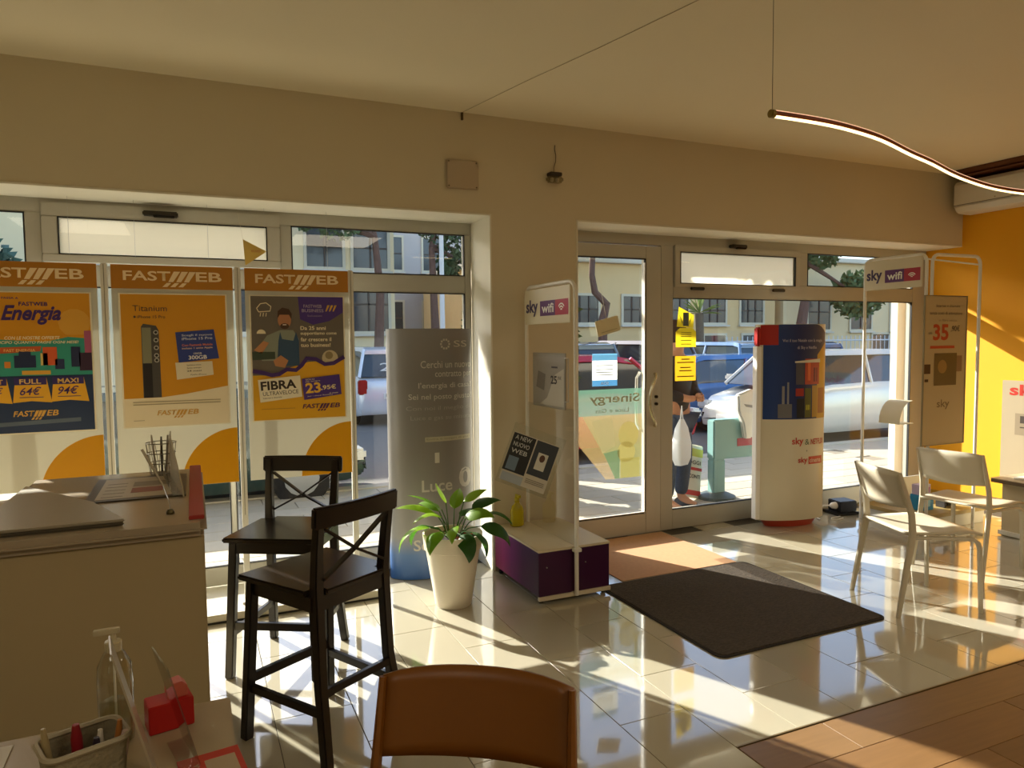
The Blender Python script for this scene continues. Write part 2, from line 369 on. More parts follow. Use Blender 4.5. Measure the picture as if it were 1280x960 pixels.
# wall boxes
t = thing('junction_box', 'square beige cover plate on the wall between the two openings', 'cover plate', (1.56, YW, 2.52))
b = MB(); b.box(-.107, -.018, -.09, .107, -.0005, .09); b.out('cover', M('#bfae94', .6), t, bevel=.008)
for sx in (-1, 1):
    for sz in (-1, 1):
        b = MB(); b.tube([(sx*.09, -.017, sz*.074), (sx*.09, -.0215, sz*.074)], .005, 8); b.out('screw', M('#6e6450', .4), t)
t = thing('alarm_beacon', 'small clear lamp with black base hanging by a wire on the wall', 'wall lamp', (2.19, YW, 2.55))
b = MB(); b.box(-.042, -.06, .008, .042, -.001, .03); b.out('base', M('#2a1c14', .5), t, bevel=.003)
b = MB(); b.box(-.055, -.062, -.035, .055, -.002, .007); b.out('lens', glass('beacon_lens', (.72, .68, .58), 1.5), t, bevel=.012)
for dx in (-.02, .02):
    b = MB(); b.lathe([(.004, 0), (.012, .006), (.012, .022), (.004, .028)], 10, (dx, -.032, -.03)); b.out('bulb', M('#efe6cc', .3), t, smooth=True)
b = MB(); b.tube([(.0, -.02, .03), (.005, -.012, .07), (.022, -.006, .11), (.024, -.004, .15), (.015, -.003, .19), (.02, -.001, .215)], .0022, 6); b.out('wire', M('#3a2a14', .6), t)
# air conditioner and brown pelmet
t = thing('air_conditioner', 'white air conditioner high on the yellow wall', 'air conditioner', (XR, 3.72, 2.55))
prof = [(0, 0), (-.15, .0), (-.19, .018), (-.222, .06), (-.222, .235), (-.20, .265), (0, .268)]
b = MB(); V = [[(p[0]-.0005, y, p[1]) for p in prof] for y in (-.42, .45)]; b.loft(V); b.out('casing', M('#e4ddcc', .4), t, bevel=.004)
b = MB(); b.prism([(-.224, .052), (-.192, .012), (-.1935, .010), (-.2255, .050)], -.41, .44, 'y'); o = b.out('air_flap', M('#d6cebb', .4), t)
b = MB(); b.box(-.2240, -.42, .062, -.2222, .45, .067); b.out('panel_seam', M('#7d7462', .6), t)
b = MB(); b.tube([(-.2221, .10, .085), (-.2245, .10, .085)], .006, 10); b.out('indicator', M('#b9a88c', .4), t)
b = MB(); b.box(5.975, 0.4, 2.845, XR-.001, 4.11, CZ-.001); b.box(5.975, .4, 2.843, 5.998, 4.11, 2.86)
tag(b.out('trim_4', M('#6b3a1c', .5, noise=.1, scale=20, stretch=(1, .1, 1)), bevel=.003), 'dark brown wooden pelmet above the air conditioner', kind='structure')
# panels added behind the camera for the interior fill lights
for x, y, q in [(-1.2, -.6, 'leftmost'), (1.8, -.8, 'middle'), (4.4, .2, 'rightmost')]:
    t = thing('fill_panel', 'square panel added for fill light behind the viewer, %s of three' % q, 'lamp', (x, y, CZ), group='added fill light panels')
    b = MB(); b.box(-.57, -.57, -.03, .57, .57, -.001); b.out('frame', WHITE, t)
# ------------------------------------------------------------ wavy led pendant
lp = [(2.05, 2.14), (2.27, 2.14), (2.47, 2.16), (2.74, 2.22), (3.08, 2.34), (3.36, 2.43), (3.69, 2.55), (4.0, 2.64), (4.28, 2.70), (4.57, 2.72), (4.85, 2.69), (5.1, 2.60)]
def smooth_path(p, k=4):
    o = []
    for i in range(len(p)-1):
        a = Vector(p[max(i-1, 0)]); b_ = Vector(p[i]); c = Vector(p[i+1]); d = Vector(p[min(i+2, len(p)-1)])
        for j in range(k):
            s = j/k; o.append(.5*((2*b_)+(c-a)*s+(2*a-5*b_+4*c-d)*s*s+(3*b_-a-3*c+d)*s**3))
    o.append(Vector(p[-1])); return o
LZ = 2.35
t = thing('pendant_lamp', 'copper brown wavy pendant lamp tube with glowing underside near the ceiling', 'lamp', (2.05, 2.14, LZ))
pp = [Vector((p[0]-2.05, p[1]-2.14, 0)) for p in smooth_path(lp)]
b = MB(); b.tube([p+Vector((0, 0, .004)) for p in pp], (.0075, .0095), 10); b.out('housing', M('#7a3c20', .35, .3), t, smooth=True)
b = MB(); b.tube([p+Vector((0, 0, -.009)) for p in pp], (.007, .0055), 8); b.out('light_strip', emis('#ffe2a0', 2.2), t, smooth=True)
b = MB(); b.tube([p+Vector((0, .0, .0145)) for p in pp], (.004, .002), 6); b.out('light_strip', emis('#ffc9a0', .6), t, smooth=True)
b = MB(); b.tube([(-.012, 0, 0), (.012, 0, 0)], .016, 12); b.out('end_cap', M('#8a7430', .4, .4), t, smooth=True, bevel=.003)
for q in (0, len(pp)-1):
    b = MB(); b.tube([pp[q]+Vector((0, 0, .01)), pp[q]+Vector((0, 0, CZ-LZ))], .0012, 5); b.out('suspension_wire', M('#5c5138', .5, .5), t)

# ------------------------------------------------------------ display panels in the left window
ORG = transl('#e8a800', .35); HDR = M('#bc7c10', .5); PAN = transl('#dcdacd', .22); PAPER = M('#f1e6c8', .5)
Q = {}
pY = 4.19
def panel(x0, x1, lab, quarter=True):
    t = thing('hanging_display', lab, 'display', (x0, pY, .045), group='white hanging displays in the left window')
    wd = x1-x0; z0 = .735-.045; zt = 1.905-.045; zh = 1.783-.045
    b = MB(); b.box(0, 0, z0, wd, .006, zh); b.out('board', PAN, t)
    b = MB(); b.box(0, -.003, zh, wd, .006, zt); b.out('header_board', HDR, t)
    brand_mark(t, .055, zh+.042, wd-.11, .05, M('#fbe2b4', .5), 8)
    circ(t, 'orange_quarter', wd, z0+.001, .285, ORG, 2, n=24, rz=.30, a0=90, a1=180)
    for k in range(2):
        c = MB(); c.tube([(wd*.2+.6*wd*k, .003, zt), (wd*.2+.6*wd*k, .003, zt+.33)], .001, 4); c.out('hanging_wire', STEEL, t)
    for (a, c_) in ((.06, .62), (wd-.06, .62), (.06, .99), (wd*.45, .55)):
        pass
    return t
p1 = panel(-.995, -.428, 'white panel with orange header at the left edge, behind the energy poster')
p2 = panel(-.365, .214, 'middle white panel with orange header, behind the phone poster')
p3 = panel(.275, .835, 'right white panel with orange header, behind the fibre poster')
for x, lab in ((-.397, 'white post between the energy poster and the phone poster'), (.240, 'white post between the phone poster and the fibre poster'), (.853, 'white post right of the fibre poster')):
    t = thing('display_post', lab, 'post', (x, pY+.02, .045), group=None)
    b = MB(); b.box(-.016, -.012, 0.0, .016, .012, 1.865); b.out('pole', WHT2, t, bevel=.003)
    b = MB(); b.box(-.03, -.03, 0.0, .03, .03, .012); b.out('foot_plate', WHT2, t, bevel=.002)
    b = MB(); b.box(-.0015, -.0145, .5, .0015, -.0122, 1.86); b.out('groove', M('#8d8874', .6), t)
# posters 50 x 70
def poster(x0, lab, frame='#f4ecd4'):
    t = thing('poster', lab, 'poster', (x0, pY-.007, 1.067))
    b = MB(); b.box(-.008, 0, -.006, .508, .0015, .693); b.out('sheet_border', M(frame, .4), t)
    return t
# 1 energy
t = poster(-.963, 'orange and dark blue energy offer poster, leftmost in the window')
O1 = M('#dc9810', .5); NV = M('#12305c', .45); TEAL = M('#2f9c8c', .5); PUR = M('#3f2370', .5); CRM = M('#f4e8c4', .5)
rect(t, 'orange_ground', 0, .44, .5, .687, O1, 1); rect(t, 'navy_ground', 0, 0, .5, .30, NV, 1); rect(t, 'teal_ground', 0, .28, .5, .47, TEAL, 2)
poly(t, 'orange_ground', [(0, .47), (0, .455), (.1, .46), (.3, .445), (.4, .47), (.5, .46), (.5, .48), (0, .48)], O1, 3)
circ(t, 'burst', .43, .54, .07, M('#e3a83a', .5), 2, n=14)
txt(t, 'PASSA A', .13, .655, .07, .01, PUR, 4, bold=.01); txt(t, 'FASTWEB', .20, .622, .12, .02, PUR, 4, bold=.02); txt(t, 'Energia', .125, .53, .25, .095, PUR, 5, bold=.03, shear=.35)
txt(t, 'CON LE NOSTRE OFFERTE', .135, .478-.02, .23, .016, CRM, 4, bold=.02, shear=.2); txt(t, 'ANTICIPO QUANTO PAGHI OGNI MESE!', 0.07, .435, .375, .016, CRM, 4, bold=.02, shear=.2)
poly(t, 'sign_shape', [(.11, .39), (.28, .40), (.285, .425), (.11, .42)], M('#c85a28', .5), 4); txt(t, 'FAST ENERGIA', .13, .398, .13, .014, M('#f1c070', .5), 5, bold=.02)
for (a, c, w_, h_, col) in [(.0, .30, .03, .09, '#1c2340'), (.05, .31, .03, .12, '#3c2a40'), (.06, .30, .035, .06, '#70402a'), (.17, .32, .09, .06, '#182a52'), (.19, .38, .05, .02, '#182a52'), (.28, .33, .03, .06, '#d8c070'), (.29, .33, .06, .09, '#e0602c'), (.34, .31, .04, .05, '#25305c'), (.41, .32, .04, .1, '#1b2850'), (.445, .30, .055, .09, '#341838'), (.47, .39, .03, .11, '#b05a80'), (.13, .32, .025, .03, '#e08a30'), (.2, .285, .12, .02, '#e3b040')]:
    rect(t, 'picture_block', a, c, a+w_, c+h_, M(col, .5), 5)
for (a, h1, pr) in [(-.0, 'LIGHT', '34€'), (.165, 'FULL', '64€'), (.325, 'MAXI', '94€')]:
    x_0 = max(a, .0)
    poly(t, 'price_tag', [(x_0, .145), (a+.145, .145), (a+.155, .14), (a+.14, .27), (x_0, .27)] if a < 0 else [(a-.008, .148), (a+.07, .155), (a+.155, .145), (a+.135, .27), (a+.005, .27)], M('#f0b428', .5), 6)
    rect(t, 'price_band', x_0, .235, a+.135, .272, M('#33246e', .5), 7)
    if a <= 0: txt(t, 'LIGHT', .03, .24, .09, .024, M('#e9c070', .5), 8, bold=.02); txt(t, '34€', .04, .195, .08, .03, PUR, 8, bold=.01, shear=.2)
    else: txt(t, h1, a+.022, .24, .09, .024, M('#e9c070', .5), 8, bold=.02); txt(t, pr, a+.022, .185, .09, .04, PUR, 8, bold=.01, shear=.3); rect(t, 'rule', a+.02, .172, a+.12, .175, PUR, 8)
brand_mark(t, .155, .08, .19, .028, M('#dfae50', .5), 4, .2); poly(t, 'fine_print', [(0, .03), (.44, .045), (.44, .065), (0, .05)], M('#5a6a80', .5), 3)
# 2 phone
t = poster(-.327, 'amber phone offer poster with a grey handset, in the middle', '#f7efd8')
rect(t, 'amber_ground', 0, .0, .5, .687, M('#d89610', .5), 1); poly(t, 'cream_ground', [(0, 0), (.5, 0), (.5, .20), (.3, .165), (.18, .15), (0, .147)], M('#efe2c4', .5), 2)
TX = M('#5a4632', .5)
txt(t, 'Titanium', .055, .60, .16, .03, TX, 4); txt(t, 'iPhone 15 Pro', .075, .563, .13, .016, TX, 4); circ(t, 'dot', .063, .571, .006, TX, 4, 10)
poly(t, 'handset', [(.09, .15), (.175, .15), (.172, .50), (.16, .525), (.10, .535), (.09, .52)], M('#4d4a48', .4), 4)
poly(t, 'handset_screen', [(.093, .33), (.135, .33), (.135, .515), (.093, .515)], M('#8a8a70', .4), 5); poly(t, 'handset_side', [(.093, .15), (.135, .15), (.135, .33), (.093, .33)], M('#1e1c22', .4), 5)
for z in (.49, .45, .41, .37, .345): circ(t, 'camera_ring', .158, z, .012, M('#b8b4ac', .3), 6, 14); circ(t, 'camera_lens', .158, z, .007, M('#262628', .3), 7, 12)
poly(t, 'blue_label', [(.262, .33), (.46, .35), (.438, .505), (.25, .49)], M('#2c3f8c', .5), 4)
for s_, z, h_, col in [('Scegli il nuovo', .465, .014, '#cfd4e8'), ('iPhone 15 Pro', .448, .014, '#cfd4e8'), ('Con Fastweb Mobile', .415, .012, '#e08060'), ('incluso 1 anno Apple', .397, .012, '#e8c8b0'), ('150GB', .372, .010, '#e0e0ea'), ('300GB', .345, .021, '#f0f0f4')]:
    wdt = .09 if 'GB' in s_ else .15
    if s_ == '150GB': wdt = .04
    txt(t, s_, .355-wdt/2, z, wdt, h_, M(col, .5), 6, bold=.015, rot=2)
poly(t, 'cream_label', [(.25, .24), (.43, .262), (.425, .335), (.245, .33)], M('#e8dcc0', .5), 5)
for s_, z in (('Spedizione inclusa', .31), ('Senza anticipo', .295), ('24 mesi', .28)): txt(t, s_, .30, z, .07, .009, TX, 6, bold=.01, rot=2)
txt(t, 'Apple iPhone', .315, .26, .08, .009, TX, 6)
for z in (.125, .112): rect(t, 'fine_print', .04, z, .46, z+.005, M('#b0a284', .5), 4)
brand_mark(t, .15, .055, .20, .026, M('#d3a24a', .5), 4, .2); rect(t, 'fine_print', .04, .03, .09, .033, M('#b0a284', .5), 4)
# 3 fibre
t = poster(.302, 'yellow and purple fibre offer poster showing a man in a blue apron', '#efe6cc')
YG = M('#e8ae1c', .5); VIO = M('#4b2f86', .45); GY = M('#6f675c', .5)
rect(t, 'yellow_ground', 0, 0, .5, .33, YG, 1); rect(t, 'picture_ground', 0, .25, .5, .687, GY, 2)
poly(t, 'violet_corner', [(.25, .687), (.5, .687), (.5, .60), (.42, .55), (.33, .53), (.26, .56)], VIO, 3)
poly(t, 'yellow_ground', [(.0, .24), (.12, .24), (.2, .29), (.3, .32), (.5, .33), (.5, .24)], YG, 3)
# flat printed figure
poly(t, 'shirt', [(.03, .40), (.08, .47), (.15, .50), (.22, .50), (.25, .45), (.25, .33), (.05, .33)], M('#8f9686', .6), 4)
poly(t, 'apron', [(.13, .30), (.25, .30), (.25, .44), (.235, .49), (.22, .44), (.16, .45), (.15, .49), (.14, .44)], M('#33506e', .6), 5)
circ(t, 'face', .175, .555, .036, M('#b9805a', .6), 6, 20, rz=.046); poly(t, 'hair', [(.138, .565), (.14, .605), (.165, .625), (.20, .617), (.215, .59), (.212, .56), (.20, .585), (.15, .585)], M('#4a3222', .6), 7)
circ(t, 'beard', .175, .522, .024, M('#4f3626', .6), 7, 14, rz=.016); rect(t, 'smile', .165, .527, .185, .532, M('#efe6d8', .6), 8)
poly(t, 'hand', [(.11, .33), (.15, .36), (.19, .33), (.17, .29), (.12, .30)], M('#c48a5c', .6), 7); poly(t, 'tablet', [(0, .335), (.12, .34), (.12, .38), (0, .38)], M('#3d4b3a', .5), 6); poly(t, 'forearm', [(.01, .39), (.05, .37), (.09, .43), (.06, .44)], M('#c48a5c', .6), 6)
band(t, 'cloud_icon', [(.04, .60), (.03, .62), (.05, .645), (.08, .65), (.105, .63), (.10, .605), (.04, .60)], .005, CRM, 8)
for x in (.05, .065, .08): band(t, 'cloud_icon', [(x, .595), (x-.003, .575)], .004, CRM, 8)
circ(t, 'wifi_icon', .05, .48, .024, CRM, 8, 14, a0=0, a1=180)
txt(t, 'FASTWEB', .28, .625, .10, .018, M('#b8a9c8', .5), 5, bold=.01); txt(t, 'BUSINESS', .27, .60, .12, .018, M('#b8a9c8', .5), 5, bold=.01); txt(t, 'Soluzioni', .30, .575, .08, .01, M('#a898b8', .5), 5)
for i in range(3): poly(t, 'stroke', [(.40+i*.02, .605), (.407+i*.02, .605), (.425+i*.02, .64), (.412+i*.02, .64)], M('#e0b040', .5), 5)
for s_, z, w_ in (('Da 25 anni', .50, .14), ('supportiamo come', .468, .20), ('far crescere il', .436, .17), ('tuo business!', .404, .165)): txt(t, s_, .26, z, w_, .022, CRM, 5, bold=.02)
circ(t, 'cup', .42, .34, .045, M('#cdbf9c', .5), 4, 18); circ(t, 'cup_hole', .415, .355, .022, M('#98875f', .5), 5, 14)
band(t, 'violet_wave', [(0, .275), (.05, .265), (.10, .25), (.14, .255), (.18, .28), (.23, .275), (.26, .30), (.29, .34), (.34, .335), (.39, .305), (.44, .31), (.5, .345)], .022, M('#43256f', .45), 9)
poly(t, 'white_card', [(.035, .10), (.26, .125), (.25, .245), (.025, .225)], M('#f3ead0', .5), 10)
txt(t, 'FIBRA', .04, .165, .19, .05, M('#33271e', .5), 11, bold=.03, rot=3); txt(t, 'ULTRAVELOCE', .05, .135, .19, .022, M('#4a3c2c', .5), 11, rot=3); txt(t, 'Internet e chiamate', .05, .118, .10, .009, TX, 11, rot=3)
poly(t, 'violet_card', [(.27, .105), (.48, .13), (.47, .245), (.26, .225)], VIO, 10)
txt(t, '23', .28, .14, .085, .06, M('#f0c040', .5), 11, bold=.03, rot=3); txt(t, ',95€', .365, .155, .085, .03, M('#f0dca0', .5), 11, bold=.02, rot=3)
for s_, a, z, w_ in (('SOLO', .28, .215, .05), ('per sempre', .28, .202, .08), ('al mese', .41, .135, .05), ('per i clienti Business', .29, .12, .14)): txt(t, s_, a, z, w_, .008, CRM, 11, rot=3)
brand_mark(t, .26, .055, .21, .026, M('#5a2c50', .5), 4, .2); rect(t, 'fine_print', .04, .06, .22, .063, M('#b8862c', .5), 4)
# pennant on the sash
t = thing('pennant', 'small yellow paper triangle hanging above the fibre poster', 'pennant', (.29, 4.45, 1.945))
b = MB(); b.prism([(0, .15), (.13, .085), (.01, 0)], 0, .0015); b.out('paper', M('#c9a850', .6), t)
txt(t, 'sconto', .045, .078, .05, .014, M('#b5643c', .6), 2); b = MB(); b.tube([(0, .0, .15), (-.02, .03, .30)], .0008, 4); b.out('string', M('#cfc6a8', .6), t)

# ------------------------------------------------------------ grey oval totem behind the plant
def totem(name, lab, cx, cy, a, b_, z0, z1, mat, rot=0, n=40):
    t = thing(name, lab, 'totem', (cx, cy, 0), rot); b = MB(); b.lathe([(1, z0), (1, z1)], n, sx=a, sy=b_, capb=True, capt=True); b.out('shell', mat, t, smooth=True)
    return t
def curved_txt(par, s, x0, z0, wd, ht, mat, a, b_, off=.0015, **k):
    o = txt(par, s, x0, z0, wd, ht, mat, 1, **k)
    for v in o.data.vertices:
        q = max(-.999, min(.999, v.co.x/a)); v.co.y = -b_*math.sqrt(1-q*q)-off
        v.co.x = q*a
    return o
def curved_poly(par, name, x0, z0, x1, z1, mat, a, b_, off=.001, n=12, top=None):
    V = []; F = []
    for i in range(n+1):
        x = x0+(x1-x0)*i/n; q = max(-.9999, min(.9999, x/a)); y = -b_*math.sqrt(1-q*q)-off
        zz = top(x) if top else z1
        V += [(x, y, z0), (x, y, zz)]
        if i: F.append((2*i-2, 2*i, 2*i+1, 2*i-1))
    b = MB(); b.add(V, F); return b.out(name, mat, par, smooth=True)
g = gradient('totem_print', [(0, '#2f5fa8'), (.10, '#5d7fb4'), (.17, '#9a9a98'), (.5, '#8b8783'), (.8, '#7f7b78'), (1, '#8c8a8a')], 2, .3, 0, 1.58)
ta, tb = .28, .14
tt = totem('oval_totem', 'tall grey oval advertising totem with white lettering behind the plant pot', 1.385, 4.40, ta, tb, .004, 1.575, g)
LW = M('#c9c5bb', .4)
for s_, z, x, w_ in (('Cerchi un nuovo', 1.33, -.10, .36), ('contratto per', 1.262, -.01, .27), ('l\'energia di casa?', 1.195, -.115, .37), ('Sei nel posto giusto!', 1.125, -.175, .43)): curved_txt(tt, s_, x, z, min(w_, .255-x), .045, LW, ta, tb, bold=.005)
LG = M('#a5a19a', .5)
curved_txt(tt, 'Con noi il meglio di', -.19, 1.06, .43, .034, LG, ta, tb); curved_txt(tt, 'Luce e gas su misura', -.165, 1.00, .41, .034, LG, ta, tb)
curved_poly(tt, 'label_strip', -.08, .87, .24, .90, M('#b9b29a', .4), ta, tb); curved_txt(tt, 'Entra e scopri di piu', -.07, .877, .29, .016, M('#8a8678', .5), ta, tb, .0022)
curved_poly(tt, 'candle_print', -.02, .735, .01, .80, M('#d4d0c6', .4), ta, tb)
curved_txt(tt, 'Luce', -.105, .555, .20, .075, LW, ta, tb, bold=.015); curved_txt(tt, '0', .145, .56, .10, .13, LW, ta, tb, bold=.03)
curved_txt(tt, 'Servizi', -.16, .185, .26, .07, LW, ta, tb, bold=.015); curved_txt(tt, 'SS', .12, 1.46, .1, .04, LW, ta, tb)
for i in range(10):
    a = 2*math.pi*i/10; curved_poly(tt, 'petal', .06+.028*math.cos(a)-.006, 1.478+.028*math.sin(a)-.006, .06+.028*math.cos(a)+.006, 1.478+.028*math.sin(a)+.006, LW, ta, tb, n=2)

# ------------------------------------------------------------ dark blue / cream oval totem
sa, sb = .30, .125
g2 = M('#d9d2ba', .28, noise=.02)
t2 = totem('oval_totem', 'tall oval advertising totem, dark blue top and cream base, on a red foot', 4.335, 4.30, sa, sb, .06, 1.60, g2, rot=-12)
SB = M('#1f2c5c', .35); 
curved_poly(t2, 'blue_print', -.27, .86, .27, 1.58, gradient('totem_blue', [(0, '#173a7c'), (.5, '#1a2f63'), (1, '#4a4a62')], 0, .35, -.2, .2), sa, sb, .001, 20, top=lambda x: 1.598-.10*max(0, (abs(x)-.15)/.15)**2)
curved_poly(t2, 'red_corner', -.285, 1.44, -.17, 1.58, M('#a81c14', .4), sa, sb, .002, 6, top=lambda x: 1.595)
curved_poly(t2, 'ochre_edge', .17, .86, .285, 1.5, M('#c89a2c', .4), sa, sb, .002, 8, top=lambda x: 1.36+1.0*(x-.17))
curved_txt(t2, 'Vivi il tuo Natale con la magia', -.14, 1.455, .36, .03, M('#c9c6d4', .4), sa, sb, .003); curved_txt(t2, 'di Sky e Netflix', -.02, 1.40, .18, .03, M('#c9c6d4', .4), sa, sb, .003)
for (x0, z0, x1, z1, c) in [(-.03, 1.13, .045, 1.30, '#51505a'), (.05, 1.13, .19, 1.33, '#b5482a'), (-.03, 1.04, .04, 1.10, '#a03028'), (.05, .87, .11, 1.1, '#60602c'), (.12, .87, .17, 1.12, '#b58a28'), (-.02, .87, .045, 1.02, '#20242a'), (.18, .9, .25, 1.1, '#a86a28'), (-.17, .87, -.06, .98, '#6d6e74'), (-.14, .98, -.12, 1.12, '#8d8e90'), (-.10, .98, -.085, 1.15, '#8d8e90'), (.075, 1.16, .1, 1.3, '#e0703c'), (.13, 1.15, .17, 1.26, '#7a2418'), (.06, .93, .1, .97, '#b8b430'), (0.0, .9, .02, 1.0, '#b0a890')]:
    curved_poly(t2, 'picture_block', x0, z0, x1, z1, M(c, .4), sa, sb, .003 + .0003*random.random(), 4)
curved_poly(t2, 'frame_line', -.04, 1.30, .2, 1.312, M('#d8d4c0', .4), sa, sb, .004, 8, top=lambda x: 1.312+.25*(x+.04)*.3)
curved_txt(t2, 'sky', -.055, .615+.03, .10, .07, M('#c03a2c', .4), sa, sb, .002, bold=.02); curved_txt(t2, '&', .06, .655, .04, .045, M('#4c6a50', .4), sa, sb, .002); curved_txt(t2, 'NETFLIX', .115, .655, .14, .045, M('#b82820', .4), sa, sb, .002, bold=.02)
curved_txt(t2, '+', .07, .60, .015, .015, M('#555', .4) if False else M('#555555', .4), sa, sb, .002)
curved_txt(t2, 'sky', .0, .50, .085, .06, M('#c03a2c', .4), sa, sb, .002, bold=.02); curved_poly(t2, 'red_box', .095, .50, .24, .56, M('#c4452c', .4), sa, sb, .002, 6); curved_txt(t2, 'cinema', .105, .512, .12, .035, M('#f0dcc8', .4), sa, sb, .003, bold=.01)
b = MB(); b.box(-.315, -.045, .062, -.262, .02, 1.43); b.out('white_edge', WHITE, t2, bevel=.004)
b = MB(); b.box(-.31, -.044, 1.43, -.262, .02, 1.58); b.out('red_edge', M('#a81c14', .4), t2, bevel=.01)
b = MB(); b.lathe([(.70, 0.002), (.76, .03), (.84, .059)], 36, sx=sa, sy=sb); b.out('foot', M('#b8402c', .35), t2, smooth=True)
curved = None
# reverse side print of the totem facing the street
rb = thing('reverse_print', parent=t2); rb.rotation_euler = (0, 0, math.pi)
curved_poly(rb, 'blue_print', -.25, .86, .25, 1.56, M('#2c62b0', .35), sa, sb, .001, 14); curved_poly(rb, 'picture_block', -.18, .95, .08, 1.33, M('#b04c2c', .4), sa, sb, .002, 8); curved_poly(rb, 'red_box', -.2, .5, .0, .57, M('#a82c38', .4), sa, sb, .002, 6)

# ------------------------------------------------------------ left tube stand on the purple box
bx = thing('display_box', 'low purple display box with cream top and tube stand beside the pillar', 'display stand', (1.975, 3.885, 0))
X0, X1, Y0, Y1 = -.235, .235, -.318, .318
PRP = gradient('purple_print', [(0, '#3a1038'), (.35, '#4a1240'), (.6, '#7c2468'), (.8, '#b0307c'), (1, '#a02450')], 1, .35, -.32, .32)
PR2 = M('#3c0f3c', .35)
b = MB(); b.box(X0+.004, Y0+.01, .045, X1-.004, Y1, .298); b.out('carcass', PRP, bx)
for x0_, x1_ in ((X0+.004, -.02), (.02, X1-.004)):
    b = MB(); b.box(x0_, Y0+.002, .04, x1_, Y0+.0095, .297); b.out('door_panel', PR2, bx, bevel=.0015)
    k = MB(); k.tube([(x0_+.05, Y0+.002, .21), (x0_+.05, Y0-.004, .21)], .004, 8); k.out('screw', STEEL, bx)
b = MB(); b.box(X0, Y0-.004, .298, X1, Y1, .312); b.out('top', M('#d9cdb0', .4), bx, bevel=.003)
b = MB(); b.box(X0, Y0-.01, .022, X1, Y0+.012, .045); b.out('plinth_rail', M('#d8ceb6', .4), bx, bevel=.002)
for x_ in (X0+.03, X1-.03):
    for y_ in (Y0+.03, Y1-.03):
        b = MB(); b.tube([(x_-.01, y_, .0145), (x_+.01, y_, .0145)], .014, 12); b.out('caster', BLK, bx, smooth=True)
def tube_frame(par, top, p0, p1, r=.012, zb=.03, rad=.07):
    p0 = Vector(p0); p1 = Vector(p1); d = (p1-p0).normalized(); U = Vector((0, 0, 1)); pts = [p0+U*zb]
    for k in range(7):
        a = math.pi/2*k/6; pts.append(p0+U*(top-rad)+d*rad*(1-math.cos(a))+U*rad*math.sin(a))
    for k in range(7):
        a = math.pi/2*k/6; pts.append(p1-d*rad+d*rad*math.sin(a)+U*(top-rad+rad*math.cos(a)))
    pts.append(p1+U*zb); b = MB(); b.tube(pts, r, 10); return b.out('tube_frame', WHT2, par, smooth=True)
tube_frame(bx, 1.83, (0, Y0-.02, 0), (0, Y1-.01, 0), .0125, .03)
b = MB(); b.box(-.022, Y0-.04, .285, .024, Y0-.005, .305); b.out('clamp', WHT2, bx, bevel=.002)
pane_o = MB(); pane_o.box(-.002, Y0+.0, .314, .002, Y1-.03, 1.1); pane_o.out('divider_glass', ACR, bx)
def yz_sign(name, lab, cat, loc, par=None): # sheet in the YZ plane facing -x: local x runs toward -y
    return thing(name, lab, cat, loc, -90, parent=par)
def sky_header(t, wd, ht, split=.42):
    b = MB(); b.box(0, 0, 0, wd, .01, ht); b.out('board', M('#ddd3b8', .5), t, bevel=.003)
    a = wd*.04; z = ht*.22; h = ht*.42
    txt(t, 'sky', a, z, wd*.28, h*1.15, M('#3a2c5c', .4), 2, bold=.03)
    poly(t, 'violet_box', [(wd*.37, z), (wd*.7, z), (wd*.7, z+h), (wd*.37, z+h)], M('#5c2a6c', .4), 2); poly(t, 'red_box', [(wd*.7, z), (wd*.97, z), (wd*.97, z+h), (wd*.7, z+h)], M('#b02440', .4), 2)
    txt(t, 'wifi', wd*.41, z+h*.2, wd*.26, h*.62, WHITE, 3, bold=.02)
    for r_ in (.035, .022, .009):
        cx, cz = wd*.83, z+h*.25; s_ = wd/.5
        band(t, 'wifi_arc', [(cx+r_*s_*math.cos(R(a_)), cz+r_*s_*math.sin(R(a_))) for a_ in range(35, 150, 12)], .007*s_, WHITE, 3)
h1 = yz_sign('header_sign', 'small cream header sign with purple and red lettering box on the left tube stand', 'sign', (1.965, 4.17, 1.595)); sky_header(h1, .60, .215)
h1.location = (1.950, 4.165, 1.595)
ps = yz_sign('price_sheet', 'silver framed grey price sheet on the left tube stand', 'sheet', (1.958, 4.07, 1.09))
b = MB(); b.box(0, 0, 0, .43, .008, .33); b.out('frame', M('#a8a49a', .3, .5), ps, bevel=.002); rect(ps, 'sheet', .015, .015, .415, .315, M('#9e978e', .5), 1)
poly(ps, 'lighter_area', [(.2, .06), (.3, .2), (.415, .24), (.415, .015), (.1, .015)], M('#c2bbae', .5), 2); poly(ps, 'dark_area', [(.05, .12), (.16, .1), (.18, .2), (.08, .22)], M('#77716c', .5), 2)
txt(ps, '25', .25, .145, .08, .05, M('#3a3438', .5), 4, bold=.03); txt(ps, ',90€', .335, .17, .05, .025, M('#5a5454', .5), 4, bold=.01); rect(ps, 'rule', .26, .24, .34, .25, M('#4c4850', .5), 4)
b = MB(); b.tube([(.43, -.003, .30), (.47, -.003, .30), (.47, -.003, .05), (.43, -.003, .05)], .004, 6); b.out('sheet_clip', STEEL, ps)
